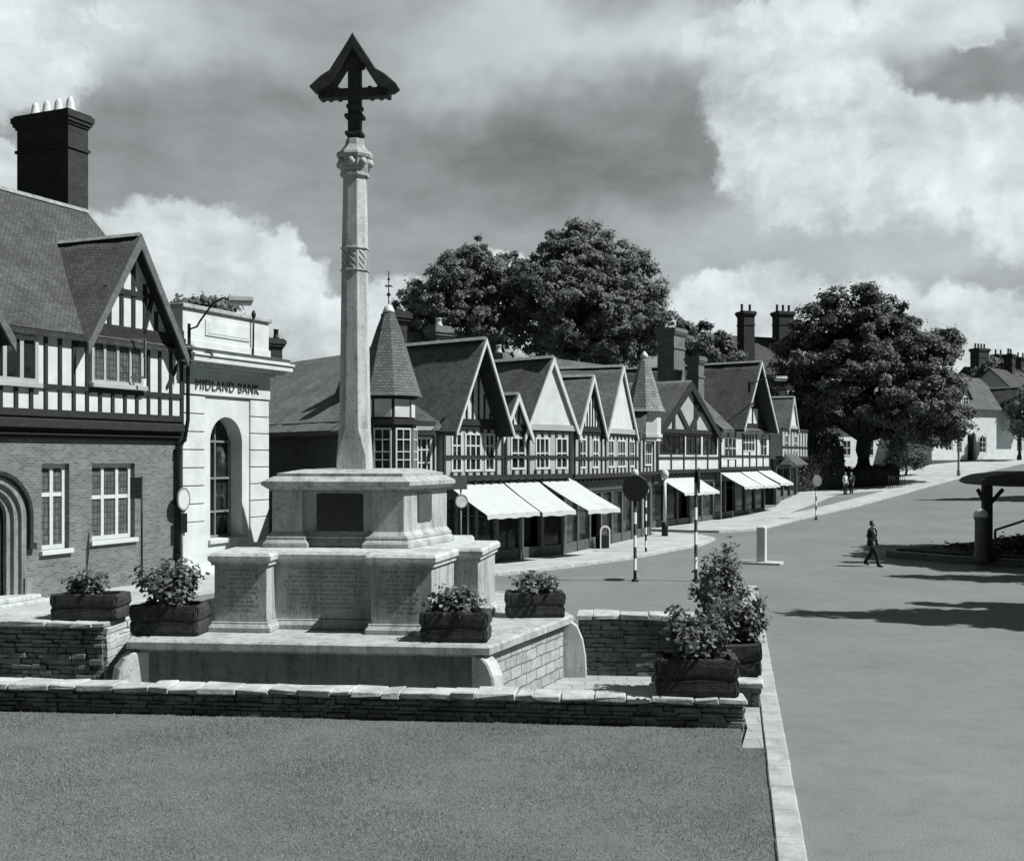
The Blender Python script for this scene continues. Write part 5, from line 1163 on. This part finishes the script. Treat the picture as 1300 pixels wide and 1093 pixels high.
# bracket lamps
def bracket_lamp(label, loc, face, reach, rise):
    t = thing('bracket_lamp', label, 'street lamp', loc, face, 'lamps on curved wall brackets'); mb = MB()
    mb.tube([(0, 0, -.5), (0, -.1, -.1), (.25, -.2, 0), (reach*.3, -.3, rise*.15), (reach*.7, -.45, rise*.8), (reach, -.55, rise), (reach*1.2, -.6, rise*.95)], .035, 8); mb.box(-.05, .05, -.1, .06, -.6, .1); mb.build('bracket', 'black', t)
    mb = MB(); x = reach*1.15; mb.hexa([(x, -.78, rise-.12), (x+.85, -.78, rise-.1), (x+.85, -.42, rise-.1), (x, -.42, rise-.12), (x, -.72, rise+.06), (x+.85, -.68, rise+.08), (x+.85, -.5, rise+.08), (x, -.48, rise+.06)]); mb.build('lantern_hood', 'greymetal', t, bevel=.03)
    mb = MB(); mb.hexa([(x+.08, -.7, rise-.24), (x+.78, -.7, rise-.22), (x+.78, -.5, rise-.22), (x+.08, -.5, rise-.24), (x+.02, -.74, rise-.12), (x+.83, -.74, rise-.10), (x+.83, -.46, rise-.1), (x+.02, -.46, rise-.12)]); mb.build('lantern_bowl', 'pot', t, bevel=.02)
p = W(240, 415, 37.2); bracket_lamp('curved bracket lamp reaching across the bank parapet', p, R(20), 1.05, .95)
p = W(951, 486, 70.6); bracket_lamp('bracket lamp on the tall steep gabled shop', p, R(15), 1.3, .35)
# white keep-clear pillar on its little refuge
q = ground_hit(967, 716); t = thing('white_pillar', 'square white pillar standing alone on a low slab in the road', 'pillar', (q[0], q[1], gh(*q)), R(-24)); mb = MB(); mb.box(-.17, .17, -.17, .17, .1, 1.42); mb.prism([(-.19, -.19), (.19, -.19), (.19, .19), (-.19, .19)], 1.42, 1.5, top=[(-.12, -.12), (.12, -.12), (.12, .12), (-.12, .12)]); mb.build('pillar_shaft', 'white', t, bevel=.02)
mb = MB(); mb.box(-.85, .8, -.4, .4, -.05, .1); mb.build('refuge_slab', 'coping', t, bevel=.03)
# litter bin by the shops
q = ground_hit(765, 699); t = thing('litter_bin', 'dark litter bin with white arched top outside the shops', 'litter bin', (q[0], q[1], .11), R(25)); mb = MB(); mb.box(-.25, .25, -.22, .22, 0, .62); mb.build('bin_body', 'black', t, bevel=.02); mb = MB(); mb.exy([(-.26, .0), (-.2, .0), (-.2, .75)]+[(.2*math.cos(PI-k*PI/10), .75+.2*math.sin(PI-k*PI/10)) for k in range(11)]+[(.2, 0), (.26, 0), (.26, .75)]+[(.27*math.cos(k*PI/10), .76+.27*math.sin(k*PI/10)) for k in range(11)]+[(-.26, .75)], -.24, -.226); mb.build('white_arch', 'white', t)
q = ground_hit(1217, 606); t = thing('lamp_post', 'slim pale post on the hill pavement before the white house', 'post', (q[0], q[1], gh(*q)+.1), 0); mb = MB(); mb.lathe([(.16, -.1), (.15, .5), (.1, .6), (.08, 3.6), (.11, 3.65), (.02, 3.8)], 10); mb.build('pole', 'greymetal', t)
# ------------------------------------------------------------------ planted island with the timber shelter
I = [(15.6, 46.0), (17.3, 43.6), (20.0, 41.4), (26, 39.0), (34, 44), (31, 52), (22, 50.5)]
isl = thing('raised_bed', 'raised dark planted island with a low kerb wall on the right', 'planted island', (20, 45, 0)); L0 = [(x-20, y-45) for x, y in I]
mb = MB(); mb.prism(L0, -.2, .26); mb.build('bed_wall', 'darkenedstone', isl); mb = MB(); mb.prism(offset(L0, .03), .26, .30, top=offset(L0, .01)); mb.build('bed_coping', 'jamb', isl)
mb = MB(); mb.prism(offset(L0, -.3), .2, .38); mb.build('soil', 'bed', isl)
gpts = []
while len(gpts) < 16000:
    f = rng.random(7); f = f**2; f /= f.sum(); x = sum(a*b[0] for a, b in zip(f, L0)); y = sum(a*b[1] for a, b in zip(f, L0))
    gpts.append((x*.93, y*.93, .38+rng.random()*.35*(1+.5*math.sin(x)+.4*math.cos(y*1.3))))
P = np.array(gpts); quads_obj('ground_cover', leaves(P, np.tile([0, 0, 1.0], (len(P), 1)), .17), 'hedge', isl)['kind'] = 'stuff'
sx, sy = W(1253, 580, 42.6).x, 42.6
sh = thing('timber_shelter', 'open timber shelter with a low rounded roof on one stout post', 'shelter', (sx, sy, .36), R(-6)); mb = MB()
mb.box(-.17, .17, -.17, .17, -.2, 2.75); mb.box(-.3, .3, -.3, .3, -.1, .35); mb.beam((0, 0, 1.9), (-.35, 0, 2.6), .12, .14); mb.beam((0, 0, 1.9), (.6, 0, 2.6), .12, .14); mb.build('post', 'oak', sh, bevel=.02)
mb = MB(); mb.box(3.6, 4.0, 1.2, 1.6, -.2, 2.55); mb.box(3.6, 4.0, -.2, .2, -.2, 2.55); mb.build('post', 'oak', sh, bevel=.02)
mb = MB(); prof = [(a_p, b_p+.17) for a_p, b_p in [(-.5, 2.74), (-.46, 2.66), (-.2, 2.58), (.5, 2.54), (4.5, 2.5), (4.6, 2.62), (4.4, 2.95), (3, 3.12), (1, 3.1), (0, 2.98), (-.35, 2.86)]]; mb.exy(prof, -.7, 2.0); mb.build('roof', 'tile', sh, bevel=.06)
mb = MB(); mb.beam((.4, .3, 1.0), (3.6, .9, 2.0), .07, .08); mb.beam((.4, .3, .1), (.4, .3, 1.0), .08, .08); mb.build('handrail', 'greytimber', sh)
p = W(1245, 580, 41.6); t = thing('round_topped_pillar', 'stubby dark pillar with a pale domed top beside the shelter post', 'pillar', (p.x, p.y, .36), 0); mb = MB(); mb.lathe([(.27, -.2), (.27, .12), (.22, .16), (.21, 1.44), (.25, 1.5), (.25, 1.58)], 20); mb.build('pillar_shaft', 'shopfront', t); mb = MB(); mb.lathe([(.26, 1.58), (.25, 1.7), (.19, 1.81), (.09, 1.87), (.01, 1.89)], 20); mb.build('dome', 'white', t)
# ------------------------------------------------------------------ people
def person(label, loc, face, pose, mats, hair=True, scale=1.0):
    """A skinned figure, one closed surface; face +x is the walking direction."""
    J = {'pelvis': (0, 0, .95, .125, .15), 'waist': (.0, 0, 1.08, .11, .145), 'chest': (.01, 0, 1.28, .115, .17), 'neckb': (0, 0, 1.46, .075, .085), 'neck': (.015, 0, 1.52, .052, .052), 'jaw': (.04, 0, 1.575, .062, .058), 'head': (.03, 0, 1.655, .09, .078), 'crown': (.02, 0, 1.72, .066, .06)}
    E = [('pelvis', 'waist'), ('waist', 'chest'), ('chest', 'neckb'), ('neckb', 'neck'), ('neck', 'jaw'), ('jaw', 'head'), ('head', 'crown')]
    J['nose'] = (.125, 0, 1.64, .014, .012); E.append(('head', 'nose'))
    for s, q in ((1, 'l'), (-1, 'r')):
        hipx, kn, an = pose['leg'+q]; ar, el_, wr = pose['arm'+q]
        J['hip'+q] = (0, s*.09, .88,   .115, .1); J['knee'+q] = (kn[0], s*.09, kn[1], .082, .075); J['ank'+q] = (an[0], s*.085, an[1], .062, .058); J['heel'+q] = (an[0]-.03, s*.085, an[1]-.06, .035, .035); J['toe'+q] = (an[0]+.19, s*.095, an[1]-.07+pose.get('toe'+q, 0), .028, .04)
        E += [('pelvis', 'hip'+q), ('hip'+q, 'knee'+q), ('knee'+q, 'ank'+q), ('ank'+q, 'heel'+q), ('ank'+q, 'toe'+q)]
        J['sh'+q] = (0, s*.19, 1.41, .066, .066); J['el'+q] = (el_[0], s*.235, el_[1], .047, .047); J['wr'+q] = (wr[0], s*.215, wr[1], .03, .03); J['palm'+q] = (wr[0]+.02, s*.21, wr[1]-.07, .022, .034)
        E += [('chest', 'sh'+q), ('sh'+q, 'el'+q), ('el'+q, 'wr'+q), ('wr'+q, 'palm'+q)]
        for k in range(4):
            o = (k-1.5)*.018; l = (.07, .08, .075, .06)[k]
            J[f'f{q}{k}'] = (wr[0]+.025+o, s*.208, wr[1]-.11, .009, .009); J[f'g{q}{k}'] = (wr[0]+.035+o*.9, s*.19, wr[1]-.11-l*.8, .008, .008); E += [('palm'+q, f'f{q}{k}'), (f'f{q}{k}', f'g{q}{k}')]
        J['th'+q] = (wr[0]+.07, s*.195, wr[1]-.09, .009, .009); E.append(('palm'+q, 'th'+q))
    names = list(J); me = bpy.data.meshes.new('person'); me.from_pydata([J[n][:3] for n in names], [(names.index(a), names.index(b)) for a, b in E], [])
    o = bpy.data.objects.new('person', me); COL.objects.link(o)
    o.modifiers.new('skin', 'SKIN'); sv = me.skin_vertices[0].data
    for i, n in enumerate(names): sv[i].radius = (J[n][3], J[n][4]); sv[i].use_root = (n == 'pelvis')
    o.modifiers.new('sub', 'SUBSURF').levels = 2
    dg = bpy.context.evaluated_depsgraph_get(); m2 = bpy.data.meshes.new_from_object(o.evaluated_get(dg)); o.modifiers.clear(); o.data = m2
    m2.materials.clear()
    for m in mats: m2.materials.append(M[m])       # upper clothes, lower clothes, skin, shirt, shoes
    for p in m2.polygons:
        c = p.center; i = 0; p.use_smooth = True
        hand = any(c.z < pose['arm'+q][2][1]+.0 and abs(c.y-s*.21) < .06 and abs(c.x-pose['arm'+q][2][0]-.03) < .1 and c.z > pose['arm'+q][2][1]-.22 for s, q in ((1, 'l'), (-1, 'r')))
        if c.z > 1.49 or hand: i = 2
        elif c.z < .12 and abs(c.y) < .2: i = 4
        elif c.z < .86: i = 1
        elif c.x > .085 and abs(c.y) < .06+.09*(c.z-1.15)/.3 and c.z > 1.15: i = 3
        p.material_index = i
    if hair:
        hb = MB(); hb.lathe([(.07, 1.64), (.08, 1.68), (.072, 1.73), (.045, 1.757), (.01, 1.765)], 16, c=(-.012, 0), sy=.95); hb.lathe([(.05, 1.56), (.08, 1.6), (.085, 1.66)], 12, c=(-.015, 0), sy=.9); hb.build('hair', 'hair', o, smooth=True)
    o.location = loc; o.rotation_euler = (0, 0, face); o.scale = (scale,)*3
    return tag(o, label, 'person')
q = ground_hit(1107, 719)
man = person('man in dark suit with open white collar walking across the road', (q[0], q[1], gh(*q)), R(-38), {'legl': (0, (-.05, .5), (-.33, .14)), 'legr': (0, (.2, .5), (.27, .08)), 'armr': (0, (-.1, 1.15), (.13, .97)), 'arml': (0, (.0, 1.12), (.14, .95)), 'toel': -.03}, ['suit', 'suit', 'skin', 'shirt', 'black'], scale=1.0)
jk = MB()      # jacket with skirts hanging below the hip
ring = [(.165, .205, .80, 0), (.165, .2, .92, 0), (.145, .185, 1.08, 0), (.155, .205, 1.25, 0), (.15, .22, 1.38, 0), (.1, .17, 1.455, 0), (.07, .09, 1.485, 0)]
n = 24; rr = [[(.005+1.12*a*math.cos(2*PI*k/n), 1.1*b*math.sin(2*PI*k/n), z) for k in range(n)] for a, b, z, _ in ring]
for i in range(len(rr)-1):
    for k in range(n):
        th_ = (2*PI*(k+.5)/n+PI) % (2*PI)-PI
        if abs(th_) < .16+.6*max(0, (ring[i][2]-1.1)/.3): continue
        jk.face([rr[i][k], rr[i][(k+1) % n], rr[i+1][(k+1) % n], rr[i+1][k]], 0, smooth=True)
jk.build('jacket', 'suit', man)
st_ = {'legl': (0, (.02, .48), (0, .08)), 'legr': (0, (-.02, .48), (-.03, .08)), 'armr': (0, (-.03, 1.13), (.06, .9)), 'arml': (0, (-.02, 1.13), (.08, .9))}
q = ground_hit(1073, 630); person('person in pale top standing on the path left of the trunk', (q[0], q[1], gh(*q)+.12), R(-60), st_, ['pale', 'suit', 'skin', 'shirt', 'black'])
q = ground_hit(1081, 629); person('person in darker clothes standing just right of the pale one', (q[0], q[1], gh(*q)+.12), R(-130), st_, ['greytimber' if False else 'sign', 'suit', 'skin', 'shirt', 'black'], scale=.96)

gx_, gy_ = 3.98, 18.6
t = thing('drain_cover', 'dark iron drain grate in the paving beside the kerb', 'drain cover', (gx_, gy_, .063), R(-11)); mb = MB(); mb.box(-.16, .16, -.26, -.22, 0, .02); mb.box(-.16, .16, .22, .26, 0, .02)
for k in range(7): mb.box(-.16+k*.05, -.14+k*.05, -.22, .22, 0, .016)
mb.box(-.15, .15, -.24, .24, -.02, .003); mb.build('grate', 'black', t)
